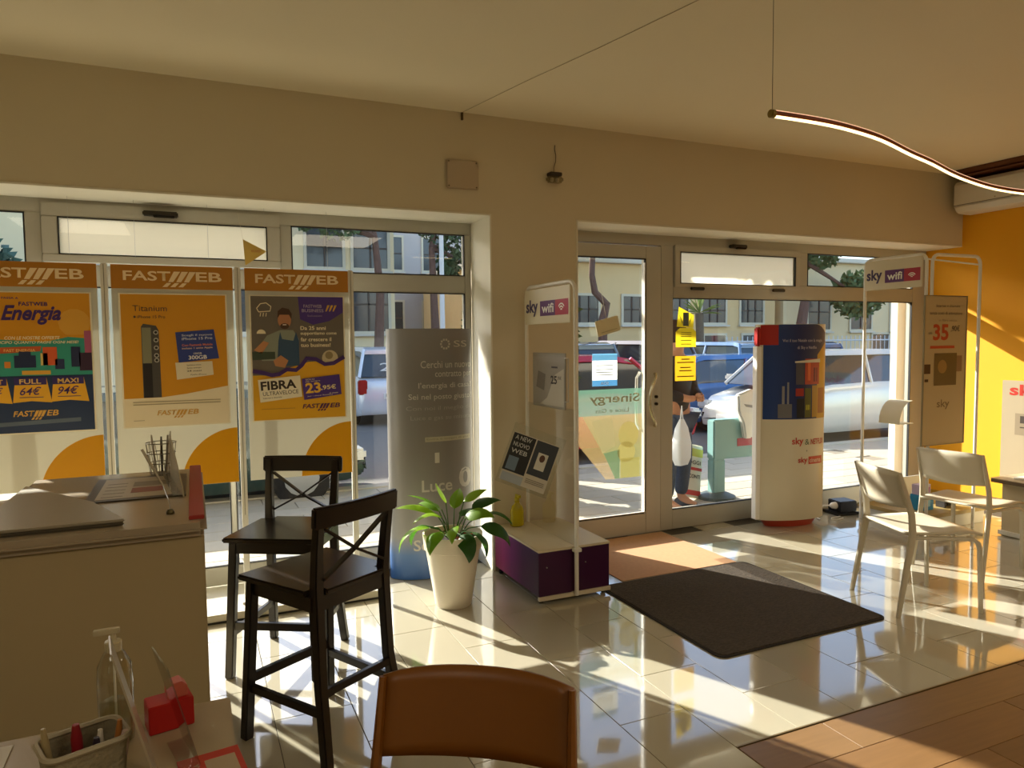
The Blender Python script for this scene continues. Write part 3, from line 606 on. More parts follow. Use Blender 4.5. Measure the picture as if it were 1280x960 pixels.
# brochure pocket with a tilted magazine
mg = thing('magazine', 'black and white brochure tilted in a clear pocket on the left stand', 'magazine', (1.60, 3.80, .70)); mg.rotation_euler = (R(-6), R(20), R(-28)); mg.scale = (.75, 1, 1)
b = MB(); b.box(-.02, .004, -.02, .40, .012, .34); b.out('pocket', ACR, mg, bevel=.002)
b = MB(); b.box(0, 0, 0, .37, .003, .29); b.out('sheet', M('#c9c2b2', .5), mg)
rect(mg, 'picture', .0, .06, .18, .285, M('#25262a', .5), 1); rect(mg, 'picture', .19, .08, .365, .285, M('#3a3f48', .5), 1)
for i, z in enumerate((.25, .21, .17)): txt(mg, ('A NEW', 'NUOVO', 'WEB')[i], .02, z, .13, .026, M('#c8c8c4', .5), 3, bold=.01)
rect(mg, 'picture', .02, .07, .1, .15, M('#6f8296', .5), 3); rect(mg, 'picture', .23, .12, .31, .22, M('#d8d6cc', .5), 3); circ(mg, 'portrait', .27, .19, .022, M('#5a3a30', .5), 4, 14)
for z in (.05, .04, .03): rect(mg, 'fine_print', .2, z, .35, z+.005, M('#8a8478', .5), 2)
rect(mg, 'blue_area', .01, .0, .18, .05, M('#a8b0b8', .5), 2)
# yellow soap bottle on the box
t = thing('spray_bottle', 'small translucent yellow bottle on the purple box by the pillar', 'bottle', (1.86, 4.115, .313))
YB_ = M('#b8a800', .25)
b = MB(); b.lathe([(.030, 0), (.040, .008), (.040, .10), (.03, .13), (.014, .15), (.014, .165)], 18, sx=1.15, sy=.8); b.out('body', YB_, t, smooth=True)
b = MB(); b.lathe([(.016, .165), (.016, .185), (.008, .19)], 14); b.box(-.008, -.045, .188, .008, .012, .205); b.out('nozzle', M('#c0b020', .3), t)

# ------------------------------------------------------------ right tube stand
rs = thing('display_stand', 'white tube display stand with low wooden base before the yellow wall', 'display stand', (5.0, 3.64, 0))
b = MB(); b.box(.0, .0, .10, .80, .56, .13); b.out('base_board', M('#a8915a', .45, noise=.1, scale=12), rs, bevel=.003)
b = MB(); b.box(.02, .02, .0, .78, .54, .10); b.out('base_carcass', M('#d9d6cc', .5), rs, bevel=.003)
b = MB(); b.box(.03, .53, .13, .77, .542, .30); b.out('back_panel', M('#cfd4d0', .4), rs, bevel=.002)
tube_frame(rs, 2.11, (.0, .53, 0), (.0, .0, 0), .0125, .001, .06); tube_frame(rs, 2.10, (.02, -.03, 0), (.535, -.05, 0), .0125, .001, .06)
b = MB(); b.tube([(0, .4, 2.105), (.3, .2, 2.10), (.52, -.045, 2.04)], .006, 8); b.out('cross_bar', WHT2, rs, smooth=True)
h2 = yz_sign('header_sign', 'cream header sign with rounded corners high on the right tube stand', 'sign', (4.974, 4.155, 1.865)); sky_header(h2, .50, .23)
sh = thing('price_sheet', 'tall beige price sheet reading 35,90 hanging on the right stand', 'sheet', (4.86, 3.575, .685))
sh.location = (4.885, 3.56, .69)
b = MB(); b.box(0, 0, 0, .46, .006, 1.10); b.out('sheet', M('#b9a982', .45), sh, bevel=.001)
b = MB(); b.box(-.006, -.004, -.006, 0, .008, 1.106); b.box(.46, -.004, -.006, .466, .008, 1.106); b.box(0, -.004, -.006, .46, .008, 0); b.box(0, -.004, 1.1, .46, .008, 1.106); b.out('frame', M('#8d8468', .4, .3), sh)
RD = M('#b84a28', .5); DG = M('#5a4c38', .5)
txt(sh, '35', .09, .775, .17, .12, RD, 3, bold=.03); txt(sh, ',90€', .285, .835, .10, .05, DG, 3, bold=.01); rect(sh, 'rule', .06, .715, .33, .735, RD, 3)
txt(sh, 'Internet e chiamate', .12, 1.02, .26, .02, DG, 3); txt(sh, 'senza costi di attivazione', .05, .965, .36, .022, DG, 3); txt(sh, 'in fibra ottica', .15, .915, .2, .016, M('#8d7c5c', .5), 3); txt(sh, 'solo', .04, .82, .04, .02, DG, 3)
rect(sh, 'picture', .11, .44, .36, .68, M('#6d5c34', .5), 3); circ(sh, 'picture_face', .2, .58, .05, M('#9a7c48', .5), 4); rect(sh, 'picture_accent', .33, .54, .42, .66, M('#8e7250', .5), 2)
rect(sh, 'dark_square', .0, .53, .07, .60, M('#4a3018', .5), 3); rect(sh, 'dark_square', .01, .47, .05, .49, M('#4a3018', .5), 3); txt(sh, 'sky', .15, .26, .14, .075, M('#7a6844', .5), 3, bold=.01)
tr = thing('leaflet_tray', 'small white curved tray clamped to the right tube stand', 'tray', (4.95, 3.80, .84))
b = MB(); rings = []
for i in range(7):
    a = math.pi*.5*i/6; rings.append([(-.10+.09*math.sin(a)-.03*k, .09, .16*math.sin(a)) if False else (.03-.14*math.cos(a)+0, -.09+.18*k, .17*math.sin(a)) for k in (0, 1)])
V = [p for r_ in rings for p in r_]; b.add(V, [(2*i, 2*i+1, 2*i+3, 2*i+2) for i in range(6)]); b.box(-.11, -.09, -.006, .04, .09, 0); b.out('tray_shell', M('#e9e3c8', .4), tr, smooth=True)
def can(name, lab, cat, loc, f):
    t = thing(name, lab, cat, loc); f(t); return t
def f1(t):
    b = MB(); b.box(-.07, -.05, 0, .07, .05, .12); b.out('carton', M('#1f86b8', .5), t, bevel=.002); rect(t, 'label_patch', -.05, .03, .03, .09, M('#8fc4dc', .5), 1, y=-.051)
    b = MB(); b.box(-.06, -.03, .121, .06, .045, .20); b.out('carton', M('#c4b4cc', .5), t, bevel=.002); rect(t, 'label_patch', -.05, .14, .05, .18, M('#b06a98', .5), 1, y=-.031)
can('carton', 'stack of a blue and a pale pink carton on the low wooden base', 'box', (5.23, 3.80, .131), f1)
def f2(t):
    b = MB(); b.tube([(-.05, 0, .06), (.05, 0, .06)], .058, 20); b.out('body', M('#3a352e', .4, .3), t, smooth=True, bevel=.004)
    b = MB(); b.tube([(.051, 0, .06), (.07, 0, .06)], .05, 20); b.out('ring', STEEL, t, smooth=True, bevel=.003)
    b = MB(); b.box(-.07, -.04, 0, -.051, .04, .11); b.out('side_plate', M('#2a2622', .5), t, bevel=.003)
    circ(t, 'round_mark', -.005, .06, .026, M('#a8a294', .4), 1, 16, y=-.0585)
can('device', 'round dark device with a silver ring on the low wooden base', 'device', (5.49, 3.78, .131), f2)
# power adaptor
t = thing('power_adaptor', 'black power box with white plug on the floor near the totem', 'adaptor', (5.0, 4.37, 0), -8)
b = MB(); b.box(-.11, -.10, 0.001, .11, .10, .025); b.out('base', BLK, t, bevel=.006); b = MB(); b.box(-.07, -.075, .026, .10, .075, .115); b.out('case', M('#1d1d1f', .4), t, bevel=.006)
b = MB(); b.tube([(-.07, -.02, .075), (-.105, -.02, .078), (-.125, -.02, .08)], [.03, .026, .012], 14); b.out('plug', WHITE, t, smooth=True)
b = MB(); b.tube([(-.125, -.02, .08), (-.19, -.02, .085), (-.26, -.03, .05), (-.32, -.07, .008), (-.33, -.15, .006)], .006, 8); b.out('cable', WHITE, t, smooth=True)
b = MB(); b.tube([(-.1, -.11, .006), (-.2, -.13, .006), (-.24, -.17, .006), (-.2, -.2, .006), (-.12, -.17, .006)], .004, 8); b.out('cable', WHITE, t, smooth=True)

# ------------------------------------------------------------ plant
t = thing('potted_plant', 'leafy green plant in a tall white tapered pot on the tiles', 'plant', (1.315, 3.80, 0))
b = MB(); b.lathe([(.098, 0.001), (.104, .012), (.150, .30), (.153, .325), (.163, .33), (.170, .415), (.160, .415), (.152, .34), (.0, .34)], 36, capt=False); b.out('pot', M('#e3d8c0', .45, noise=.02), t, smooth=True)
b = MB(); b.lathe([(.155, .372), (.08, .385), (.001, .38)], 20, capb=True); b.out('soil', M('#33241a', .9, noise=.3, scale=60, bump=.6), t, kind='stuff')
b = MB()
for i in range(26):
    a = random.uniform(0, 6.28); r_ = random.uniform(.02, .13); b.add([(r_*math.cos(a)+dx, r_*math.sin(a)+dy, .392+dz) for dx, dy, dz in ((-.012, 0, 0), (.012, .004, 0), (0, .012, .004), (0, 0, .014))], [(0, 1, 2), (0, 1, 3), (1, 2, 3), (2, 0, 3)])
b.out('dry_leaves', M('#9a5a38', .8, noise=.2), t, kind='stuff')
LEAFS = [transl(c, .45, .4) for c in ('#5f8a14', '#76a018', '#3c6a1c', '#2f5a1e', '#8db428')]
def leaf(az, reach, rise, droop, L, W, mt, twist=0):
    L *= 1.12; W *= 1.45
    d = Vector((math.cos(R(az)), math.sin(R(az)), 0)); s_ = Vector((-d.y, d.x, 0)); base = d*random.uniform(.01, .05)+Vector((0, 0, .385))
    tip0 = base + d*reach + Vector((0, 0, rise)); b = MB(); b.tube([base, base*.5+tip0*.5+Vector((0, 0, .02)), tip0], .003, 6); st = b
    V = []; F = []; n = 9; p = tip0.copy(); ang = math.atan2(rise, reach)*.6
    for i in range(n+1):
        u_ = i/n; wv = W*math.sin(math.pi*min(1, u_**.75*.98+.02))**.9
        T = d*math.cos(ang)+Vector((0, 0, math.sin(ang))); N = T.cross(s_).normalized(); ss = (s_*math.cos(R(twist))+N*math.sin(R(twist)))
        V += [p+ss*wv+N*wv*-.35, p, p-ss*wv+N*wv*-.35]
        if i:
            a = 3*(i-1); F += [(a, a+1, a+4, a+3), (a+1, a+2, a+5, a+4)]
        p = p+T*(L/n); ang -= droop/n
    o = MB().add(V, F).out('leaf', mt, t, smooth=True); st.out('leaf_stalk', LEAFS[2], o)
for az, re, ri, dr, L, W, mi, tw in [(178, .10, .07, 2.2, .24, .04, 1, 20), (160, .07, .14, 1.2, .22, .03, 4, -10), (150, .05, .16, .9, .2, .026, 0, 20), (-85, .1, .04, 2.6, .2, .035, 3, 30), (-60, .12, .05, 2.7, .2, .033, 3, -20), (-20, .14, .06, 2.0, .22, .04, 3, 25), (5, .13, .10, 1.7, .24, .032, 2, -10), (20, .1, .14, 1.2, .22, .03, 3, 20), (60, .04, .15, .8, .18, .028, 1, 0), (95, .04, .18, .6, .16, .024, 4, 40), (110, .07, .13, 1.4, .2, .03, 0, 0), (-110, .06, .08, 2.0, .16, .03, 1, 30), (-140, .09, .06, 2.3, .18, .034, 0, 0), (40, .08, .1, 1.6, .2, .032, 2, 0), (-40, .05, .12, 1.5, .18, .03, 1, 40), (200, .06, .13, 1.6, .2, .03, 4, 10), (-5, .05, .2, .9, .14, .022, 4, 30), (135, .11, .05, 2.4, .2, .034, 2, 0)]:
    leaf(az, re, ri, dr, L, W, LEAFS[mi], tw)

# ------------------------------------------------------------ rug
RUG = M('#4a4034', .95, noise=.85, scale=55, bump=1.0, stretch=(1, 2.6, 1))
t = thing('rug', 'dark brown ribbed floor mat on the polished tiles', 'rug', (2.765, 3.135, 0), .5)
def rrect(x0, y0, x1, y1, r):
    p = []
    for cx, cy, a in ((x1-r, y1-r, 0), (x0+r, y1-r, 90), (x0+r, y0+r, 180), (x1-r, y0+r, 270)):
        for k in range(6): p.append((cx+r*math.cos(R(a+18*k)), cy+r*math.sin(R(a+18*k))))
    return p
b = MB(); b.prism(rrect(-.565, -.545, .565, .545, .05), .0012, .007, 'z'); b.out('backing', M('#2a241e', .9), t)
b = MB(); b.prism(rrect(-.55, -.53, .55, .53, .045), .007, .011, 'z'); b.out('pile', RUG, t)

# ------------------------------------------------------------ bar stools (crossed back)
def stool(lab, loc, rot):
    t = thing('bar_stool', lab, 'bar stool', loc, rot, group='dark wooden bar stools')
    H, S = .935, .635; xf, xb = .185, .165
    for sx in (-1, 1):
        b = MB(); b.tube([(sx*.20, -.205, 0), (sx*.178, -.17, .61)], (.026, .026), 4); b.out('leg', DARK, t, bevel=.004)
        b = MB(); b.tube([(sx*.185, .235, 0), (sx*.165, .185, .30), (sx*.16, .17, S), (sx*.165, .185, .78), (sx*.168, .205, H-.015)], [(.025, .025), (.026, .026), (.027, .027), (.024, .024), (.021, .021)], 4); b.out('leg', DARK, t, bevel=.004)
    b = MB(); b.prism([(-.215, -.215), (.215, -.215), (.20, .155), (.14, .155), (.14, .20), (-.14, .20), (-.14, .155), (-.20, .155)], S-.02, S+.002, 'z'); b.out('seat', M('#241c17', .25, noise=.12, scale=30, stretch=(1, 10, 1)), t, bevel=.006)
    b = MB(); b.box(-.18, -.185, S-.075, .18, -.160, S-.021); b.box(-.165, .165, S-.075, .165, .185, S-.021); b.box(-.185, -.17, S-.075, -.163, .17, S-.021); b.box(.163, -.17, S-.075, .185, .17, S-.021); b.out('apron', DARK, t, bevel=.002)
    # back: top rail and crossed slats
    b = MB(); rings = []
    for i in range(9):
        x = -.20+.05*i; y = .205+.018*(1-(x/.2)**2); rings.append([(x, y-.012, H-.075), (x, y+.012, H-.075), (x, y+.018, H), (x, y-.006, H+.002)])
    b.loft(rings); b.out('top_rail', DARK, t, bevel=.006)
    for s_ in (-1, 1):
        b = MB(); b.tube([(s_*-.15, .19, S+.02+.015), (0, .195+.004*s_, .75), (s_*.15, .205, H-.08)], (.006, .017), 4, flat=(0, 1, 0)); b.out('cross_slat', DARK, t, bevel=.002)
    b = MB(); b.tube([(-.185, .215, .27), (.185, .215, .27)], (.011, .018), 4); 
    b = MB(); b.tube([(-.19, -.19, .235), (.19, -.19, .235)], (.016, .024), 4); b.out('stretcher', DARK, t, bevel=.002)
    for sx in (-1, 1):
        b = MB(); b.tube([(sx*.188, -.19, .20), (sx*.17, .205, .20)], (.014, .022), 4); b.out('stretcher', DARK, t, bevel=.002)
    b = MB(); b.tube([(-.17, .195, .27), (.17, .195, .27)], (.014, .02), 4); b.out('stretcher', DARK, t, bevel=.002)
    return t
stool('dark crossed-back bar stool standing farther back, its backrest toward the window', (.382, 3.459, 0), -29)
stool('dark crossed-back bar stool in front, its backrest turned toward the room', (.418, 2.748, 0), -149)

# ------------------------------------------------------------ shell chairs
def shell_chair(name, lab, loc, rot, mat, leg_r=.014, H=.775, grp=None, zb=.585):
    t = thing(name, lab, 'chair', loc, rot, group=grp)
    for sx in (-1, 1):   # one bent member: rear leg and back upright
        b = MB(); b.tube([(sx*.215, -.255, 0), (sx*.212, -.235, .12), (sx*.207, -.195, .34), (sx*.205, -.178, .45), (sx*.203, -.185, .55), (sx*.20, -.215, .65), (sx*.198, -.255, H)], [(.011, .014), (.012, .017), (.013, .021), (.014, .022), (.013, .02), (.011, .017), (.008, .012)], 8, flat=(0, 1, 0)); b.out('rear_leg', mat, t, smooth=True)
        pts = [(sx*.203, -.19, .425), (sx*.205, -.05, .418), (sx*.207, .10, .412), (sx*.209, .165, .405), (sx*.211, .195, .385), (sx*.212, .206, .35), (sx*.213, .212, .2), (sx*.215, .22, 0)]
        b = MB(); b.tube(pts, [(.010, .013)]*3+[(.012, .016)]*3+[(.012, .014), (.011, .012)], 8, flat=(1, 0, 0)); b.out('front_leg', mat, t, smooth=True)
    n, mseg = 10, 10; V = []; F = []
    for i in range(n+1):
        v_ = i/n; y = -.20+.42*v_; hw = .205+.012*math.sin(math.pi*v_) + (.008 if v_ > .5 else 0)
        for j in range(mseg+1):
            u_ = -1+2*j/mseg; z = .452-.018*(1-u_*u_)*math.sin(math.pi*min(1, v_*1.1))-.02*max(0, v_-.85)/.15
            V.append((hw*u_, y+(.015*(1-u_*u_) if i == n else 0), z))
    k = mseg+1
    for i in range(n):
        for j in range(mseg): F.append((i*k+j, i*k+j+1, (i+1)*k+j+1, (i+1)*k+j))
    o = MB().add(V, F).out('seat', mat, t, smooth=True); q = o.modifiers.new('t', 'SOLIDIFY'); q.thickness = .012
    V = []; F = []
    for i in range(9):
        v_ = i/8; z = zb+(H-zb)*v_
        for j in range(13):
            u_ = -1+2*j/12; zc = z + (.012*(1-u_**4) if i == 8 else 0) - (.010*(1-u_*u_) if i == 0 else 0)
            V.append((.20*u_, -.195-.06*((z-.585)/.19)-.045*(1-u_*u_), zc))
    for i in range(8):
        for j in range(12): F.append((i*13+j, i*13+j+1, (i+1)*13+j+1, (i+1)*13+j))
    o = MB().add(V, F).out('backrest', mat, t, smooth=True); q = o.modifiers.new('t', 'SOLIDIFY'); q.thickness = .010; q.offset = 0
    return t
CW = M('#cfc6ae', .4, noise=.02)
shell_chair('shell_chair', 'white moulded chair nearer the rug', (3.704, 2.709, 0), -108, CW, grp='white moulded chairs')
shell_chair('shell_chair', 'white moulded chair behind the first, beside the yellow wall', (4.56, 2.98, 0), -84, CW, grp='white moulded chairs')
OC = M('#7c4a10', .4, noise=.03)
oc = shell_chair('shell_chair', 'orange brown moulded chair in the near foreground, only its backrest in view', (.365, 1.124, 0), 146.2, OC, H=.80, zb=.65)

# ------------------------------------------------------------ reception counter and its things
CT = .98
t = thing('reception_counter', 'tall beige reception counter with a red edge strip on the left', 'counter', (-.275, 2.75, 0))
CM = M('#b3a27c', .5, noise=.03, scale=2)
b = MB(); b.box(-.9, -.49, .0, .290, .47, CT-.04); b.out('body', CM, t, bevel=.004)
TOPM = M('#a99b84', .25, noise=.02)
b = MB(); b.box(-.305, -.52, CT-.04, .298, .50, CT); b.out('top', TOPM, t, bevel=.018, seg=4)
b = MB(); b.box(.250, -.46, CT-.001, .292, .495, CT+.012); b.out('red_edge', M('#a8322c', .45), t, bevel=.002)
b = MB(); b.tube([(-.45, -.492, .86), (-.40, -.51, .86), (-.36, -.492, .86)], .006, 8)
t = thing('laptop', 'closed silver grey laptop lying on the front corner of the counter', 'laptop', (-.34, 2.47, CT+.001), -3)
b = MB(); b.prism([(-.22, -.18), (.155, -.16), (.03, .13), (-.24, .52)], 0, .010, 'z'); b.out('base', M('#5c5648', .4, .3), t, bevel=.003)
b = MB(); b.prism([(-.222, -.183), (.158, -.163), (.032, .133), (-.242, .523)], .011, .019, 'z'); b.out('lid', M('#a49c8a', .35, .2), t, bevel=.003)
rect(t, 'lid_mark', 0, 0, 0, 0, STEEL) if False else None
t = thing('desk_mat', 'dark framed printed desk mat on the counter', 'desk mat', (-.19, 2.86, CT+.001))
b = MB(); b.box(-.15, -.20, 0, .155, .24, .004); b.out('frame', M('#463c30', .4), t, bevel=.001)
b = MB(); b.box(-.12, -.17, .0042, .125, .21, .005); b.out('sheet', M('#b5a78c', .4), t)
b = MB(); b.box(-.02, -.09, .0052, .08, -.0, .0056); b.out('red_picture', M('#8c4a34', .5, noise=.4, scale=30), t)
b = MB(); b.box(-.02, .03, .0052, .1, .12, .0056); b.out('grey_picture', M('#8a7f6c', .5, noise=.3, scale=20), t)
for i in range(5):
    b = MB(); b.box(-.105, -.14+.06*i, .0052, -.04, -.132+.06*i, .0056); b.out('text_line', M('#83765e', .5), t)
t = thing('pen_cup', 'wire mesh pen cup at the back of the counter', 'pen cup', (-.125, 3.16, CT+.001))
MET = M('#8c877a', .3, .8)
b = MB(); b.lathe([(.042, 0), (.042, .004)], 16); b.out('base', MET, t)
for k in range(14):
    a = 2*math.pi*k/14; b = MB(); b.tube([(.042*math.cos(a), .042*math.sin(a), .002), (.055*math.cos(a+.25), .055*math.sin(a+.25), .125)], .0016, 4); b.out('wire', MET, t)
for z, r_ in ((.125, .055), (.085, .051), (.045, .046)):
    b = MB(); b.tube([(r_*math.cos(2*math.pi*k/20), r_*math.sin(2*math.pi*k/20), z) for k in range(20)], .002, 5, closed=True); b.out('ring', MET, t)
for k, (dx, dy, h_, c, lab) in enumerate([(-.02, .01, .15, '#d8d4c8', 'white pen leaning left in the wire cup'), (.015, -.01, .15, '#8a8578', 'grey pen standing in the wire cup'), (.02, .02, .16, '#e4e0d2', 'white pen leaning right in the wire cup'), (0, .02, .14, '#3c3a34', 'dark pen in the middle of the wire cup')]):
    p = thing('pen', lab, 'pen', (-.125+dx, 3.16+dy, CT+.006), group='pens in the wire cup'); b = MB(); b.tube([(0, 0, 0), (dx*.6, dy*.5, h_*.8), (dx*.7, dy*.6, h_)], [.004, .0045, .003], 8); b.out('barrel', M(c, .4), p, smooth=True)
    b = MB(); b.box(dx*.6-.001, dy*.5-.008, h_*.75, dx*.6+.001, dy*.5-.004, h_); b.out('clip', STEEL, p)
t = thing('chained_pen', 'silver pen in a slanting holder on a small round foot', 'pen', (-.077, 2.40, CT+.001))
b = MB(); b.lathe([(.012, 0), (.012, .006), (.007, .014)], 16); b.out('foot', M('#5a5030', .3, .7), t, smooth=True)
b = MB(); b.tube([(0, 0, .012), (-.004, .02, .04), (-.01, .05, .05), (-.02, .10, .068)], .0014, 6); b.out('chain', STEEL, t)
b = MB(); b.tube([(-.02, .10, .068), (-.058, .12, .145), (-.078, .13, .185)], [.0025, .0048, .004], 8); b.out('barrel', M('#b9b4a4', .3, .7), t, smooth=True)
t = thing('acrylic_holder', 'upright clear acrylic leaflet holder at the right edge of the counter', 'holder', (-.066, 2.85, CT+.0065), 6)
b = MB(); b.prism([(-.24, 0), (.24, 0), (.26, .13), (.22, .155), (-.20, .03)], -.002, .002, 'x'); b.out('acrylic_sheet', M('#b5aa90', .2), t); b = MB(); b.box(-.03, -.2, 0, .0, .24, .003); b.out('acrylic_foot', ACR, t)

# ------------------------------------------------------------ near table and its things
TZ = .74
t = thing('desk', 'light beige desk in the lower left corner in front of the counter', 'desk', (-.75, .92, 0))
b = MB(); b.box(-.8, -.7, TZ-.03, .80, .70, TZ); b.out('tabletop', M('#a8977a', .35, noise=.03), t, bevel=.004)
for x in (-.7, .68):
    for y in (-.6, .55):
        b = MB(); b.box(x-.025, y-.025, 0, x+.025, y+.025, TZ-.031); b.out('leg', M('#8f8a80', .4, .3), t, bevel=.003)
t = thing('paper_sheet', 'white paper sheet at the left edge of the desk', 'paper', (-.42, 1.46, TZ+.001)); b = MB(); b.box(-.12, -.16, 0, .085, .13, .0015); b.out('paper', M('#cfc8b8', .5), t)
t = thing('pen_basket', 'woven grey basket holding pens and small items on the desk', 'basket', (-.188, 1.355, TZ+.001), 20)
BK = M('#8c8268', .7, noise=.15, scale=90, bump=.5)
b = MB(); n = 24
def rr(s_, z):
    return [(x*s_, y*s_, z) for x, y in rrect(-.062, -.045, .062, .045, .02)]
b.loft([rr(.85, 0), rr(1, .10)], caps=False); b.loft([rr(.80, .004), rr(.95, .10)], caps=False); b.add(rr(.84, .002), [tuple(range(24))]); b.out('basket_wall', BK, t, smooth=True)
b = MB(); b.tube([Vector(p) for p in rr(1.0, .10)], .005, 6, closed=True); b.out('rim', M('#a59a80', .6), t, smooth=True)
for k, (nm, lab, dx, dy, h_, c, r_) in enumerate([('pen', 'thick beige pen leaning at the left of the basket', -.04, .0, .125, '#a8966c', .006), ('marker', 'red marker pen upright in the basket', -.008, .008, .118, '#8c1a22', .009), ('pen', 'white capped pen in the basket', .018, .0, .105, '#d8cfc0', .006), ('pen', 'orange tipped pen in the basket', .038, .012, .11, '#b87838', .006), ('marker', 'dark marker in the middle of the basket', .015, -.015, .10, '#2c2230', .007), ('lighter', 'pale pink lighter at the right of the basket', .045, -.01, .10, '#c8b0a8', .008)]):
    p = thing(nm, lab, nm, (-.188+dx, 1.355+dy, TZ+.006)); b = MB(); b.tube([(0, 0, 0), (dx*.35, .0, h_*.8), (dx*.4, 0, h_)], [r_, r_, r_*.6], 10); b.out('barrel', M(c, .4), p, smooth=True)
t = thing('spray_bottle', 'clear plastic pump bottle behind the basket on the desk', 'bottle', (-.155, 1.52, TZ+.001)); t.scale = (1, 1, 1.13)
PL = glass('clear_plastic', (.88, .88, .82), 1.6)
b = MB(); b.lathe([(.024, 0), (.030, .006), (.031, .10), (.029, .135), (.018, .155), (.012, .16)], 20, capt=False); b.out('body', PL, t, smooth=True)
b = MB(); b.lathe([(.014, .158), (.015, .175), (.006, .178), (.005, .19)], 14); b.box(-.032, -.006, .188, .012, .006, .197); b.out('pump_head', M('#b9ae8e', .4), t, bevel=.001)
b = MB(); b.tube([(0, 0, .158), (0, 0, .012)], .0022, 6); b.out('dip_tube', WHITE, t)
b = MB(); b.lathe([(.026, .004), (.028, .07), (.0, .07)], 18); b.out('liquid', glass('liquid', (.80, .80, .70), .6), t, smooth=True)
def leaflet_stand(lab, x, y, hgt, tilt, mat, col, rot=80, hw=.06):
    t = thing('sign_holder', lab, 'holder', (x, y, TZ+.001), rot)
    b = MB(); m = Matrix.Rotation(R(tilt), 4, 'X'); b.box(-hw, -.0015, 0.004, hw, .0015, hgt, m); b.out('acrylic_sheet', mat, t)
    b = MB(); b.box(-hw, 0.002, 0, hw, .03, .003); b.out('acrylic_foot', ACR, t)
    if col:
        b = MB(); b.box(-.066, -.003, .01, .066, -.002, hgt*.9, m); b.out('insert', M(col, .5), t)
    return t
leaflet_stand('taller white sheet in an acrylic holder on the desk', -.078, 1.35, .265, -14, M('#a49a82', .3), None, 97, .045)
leaflet_stand('smaller tilted clear acrylic holder beside the red box', -.025, 1.42, .20, -14, ACR, None, 104)
t = thing('red_box', 'small red cardboard box on the desk by the counter', 'box', (-.062, 1.55, TZ+.001), 12); t.scale = (.82, .82, .9)
RB = M('#b01410', .45)
b = MB(); b.prism([(-.055, -.035), (.045, -.035), (.045, .03), (-.055, .03)], 0, .062, 'z'); b.out('carton', RB, t, bevel=.002)
b = MB(); b.prism([(-.01, .063), (.035, .063), (.035, .085), (.022, .098), (-.01, .094)], -.02, .02, 'y'); b.out('flap', M('#c0604c', .5), t, bevel=.001)
t = thing('flyer', 'red orange flyer lying at the right edge of the desk', 'flyer', (.012, 1.345, TZ+.001), 8)
b = MB(); b.box(-.055, -.09, 0, .05, .06, .0012); b.out('paper', M('#b8301c', .5), t)
b = MB(); b.box(-.012, -.03, .0014, .04, .035, .0018); b.out('pale_square', M('#b09c80', .5), t)
o = txt(t, 'INQUADRA', 0, 0, .07, .012, M('#c9b08c', .5), 0); o.rotation_euler = (R(-90), 0, R(90)); o.location = (-.02, -.04, .0019)

# ------------------------------------------------------------ right desk and wall board
t = thing('desk', 'cream desk with dark edge at the right border, before the yellow wall', 'desk', (5.09, 2.86, 0))
ddx = .28
b = MB(); b.box(.36, -.40, .40, 1.2, .55, .425); b.out('tabletop', M('#6e5c40', .4), t, bevel=.003)
b = MB(); b.box(.36, -.40, .426, 1.2, .55, .432); b.out('top_sheet', M('#c0b08c', .4), t)
b = MB(); b.box(.42, -.36, .0, 1.18, .50, .399); b.out('cabinet_body', M('#cdbf9c', .5), t, bevel=.003)
b = MB(); b.box(.40, -.37, .01, .419, .51, .04); b.out('foot_rail', WHT2, t)
t = thing('notepad', 'white notepad on the right desk', 'notepad', (5.62, 3.22, .433)); b = MB(); b.box(-.08, -.1, 0, .1, .08, .012); b.out('pages', M('#e4e0d2', .5), t, bevel=.001)
t = thing('wall_board', 'cream board with red lettering against the yellow wall', 'board', (XR-.03, 3.83, .27), -90)
b = MB(); b.box(0, 0, 0, .8, .022, .85); b.out('board', M('#a8997c', .5), t, bevel=.002)
txt(t, 'sky', .06, .70, .26, .12, M('#b42c1c', .4), 2, bold=.03); rect(t, 'picture', .11, .40, .4, .58, M('#8d7e64', .5), 1); rect(t, 'dark_mark', .15, .50, .25, .56, M('#3c3024', .5), 2); rect(t, 'dark_mark', .15, .46, .2, .47, M('#3c3024', .5), 2)

# ------------------------------------------------------------ stickers on the glass
GY_ = YF+.028
def decal(lab, name, cat, x, z, rot=0, y=GY_):
    return thing(name, lab, cat, (x, y, z), rot)
t = decal('green and yellow energy sticker low on the entrance door glass, lettering reversed', 'window_sticker', 'sticker', 2.505, .445, y=YF+.012)
G1 = decal_mat('#5f8470', .3); 
rect(t, 'green_band', .0, .485, .62, .68, G1, 1); poly(t, 'picture_ground', [(.10, .485), (.62, .485), (.62, 0), (.42, 0), (.40, .0), (.10, .485)], decal_mat('#8e8c5e', .35), 1)
poly(t, 'pale_picture', [(.17, .45), (.36, .47), (.38, .25), (.27, .2)], decal_mat('#aca27c', .35), 2); circ(t, 'pale_picture', .50, .33, .09, decal_mat('#b0a25c', .35), 2, 20, rz=.1); circ(t, 'pale_picture', .48, .20, .08, decal_mat('#bcae68', .35), 3, 20)
poly(t, 'green_corner', [(.28, .2), (.42, .22), (.42, .0), (.38, .0)], decal_mat('#5c8468', .3), 3); rect(t, 'pale_picture', .43, .0, .6, .15, decal_mat('#a8a050', .35), 2); poly(t, 'beige_side', [(.0, .485), (.10, .485), (.4, 0), (.3, .0), (.0, .35)], decal_mat('#a08a5c', .5), 1)
o = txt(t, 'Sinergy', -.60, .56, .44, .085, M('#cdd8c4', .5), 4, bold=.015, mir=True); o = txt(t, 'Luce e Gas', -.50, .505, .29, .032, M('#b4c4ae', .5), 4, mir=True)
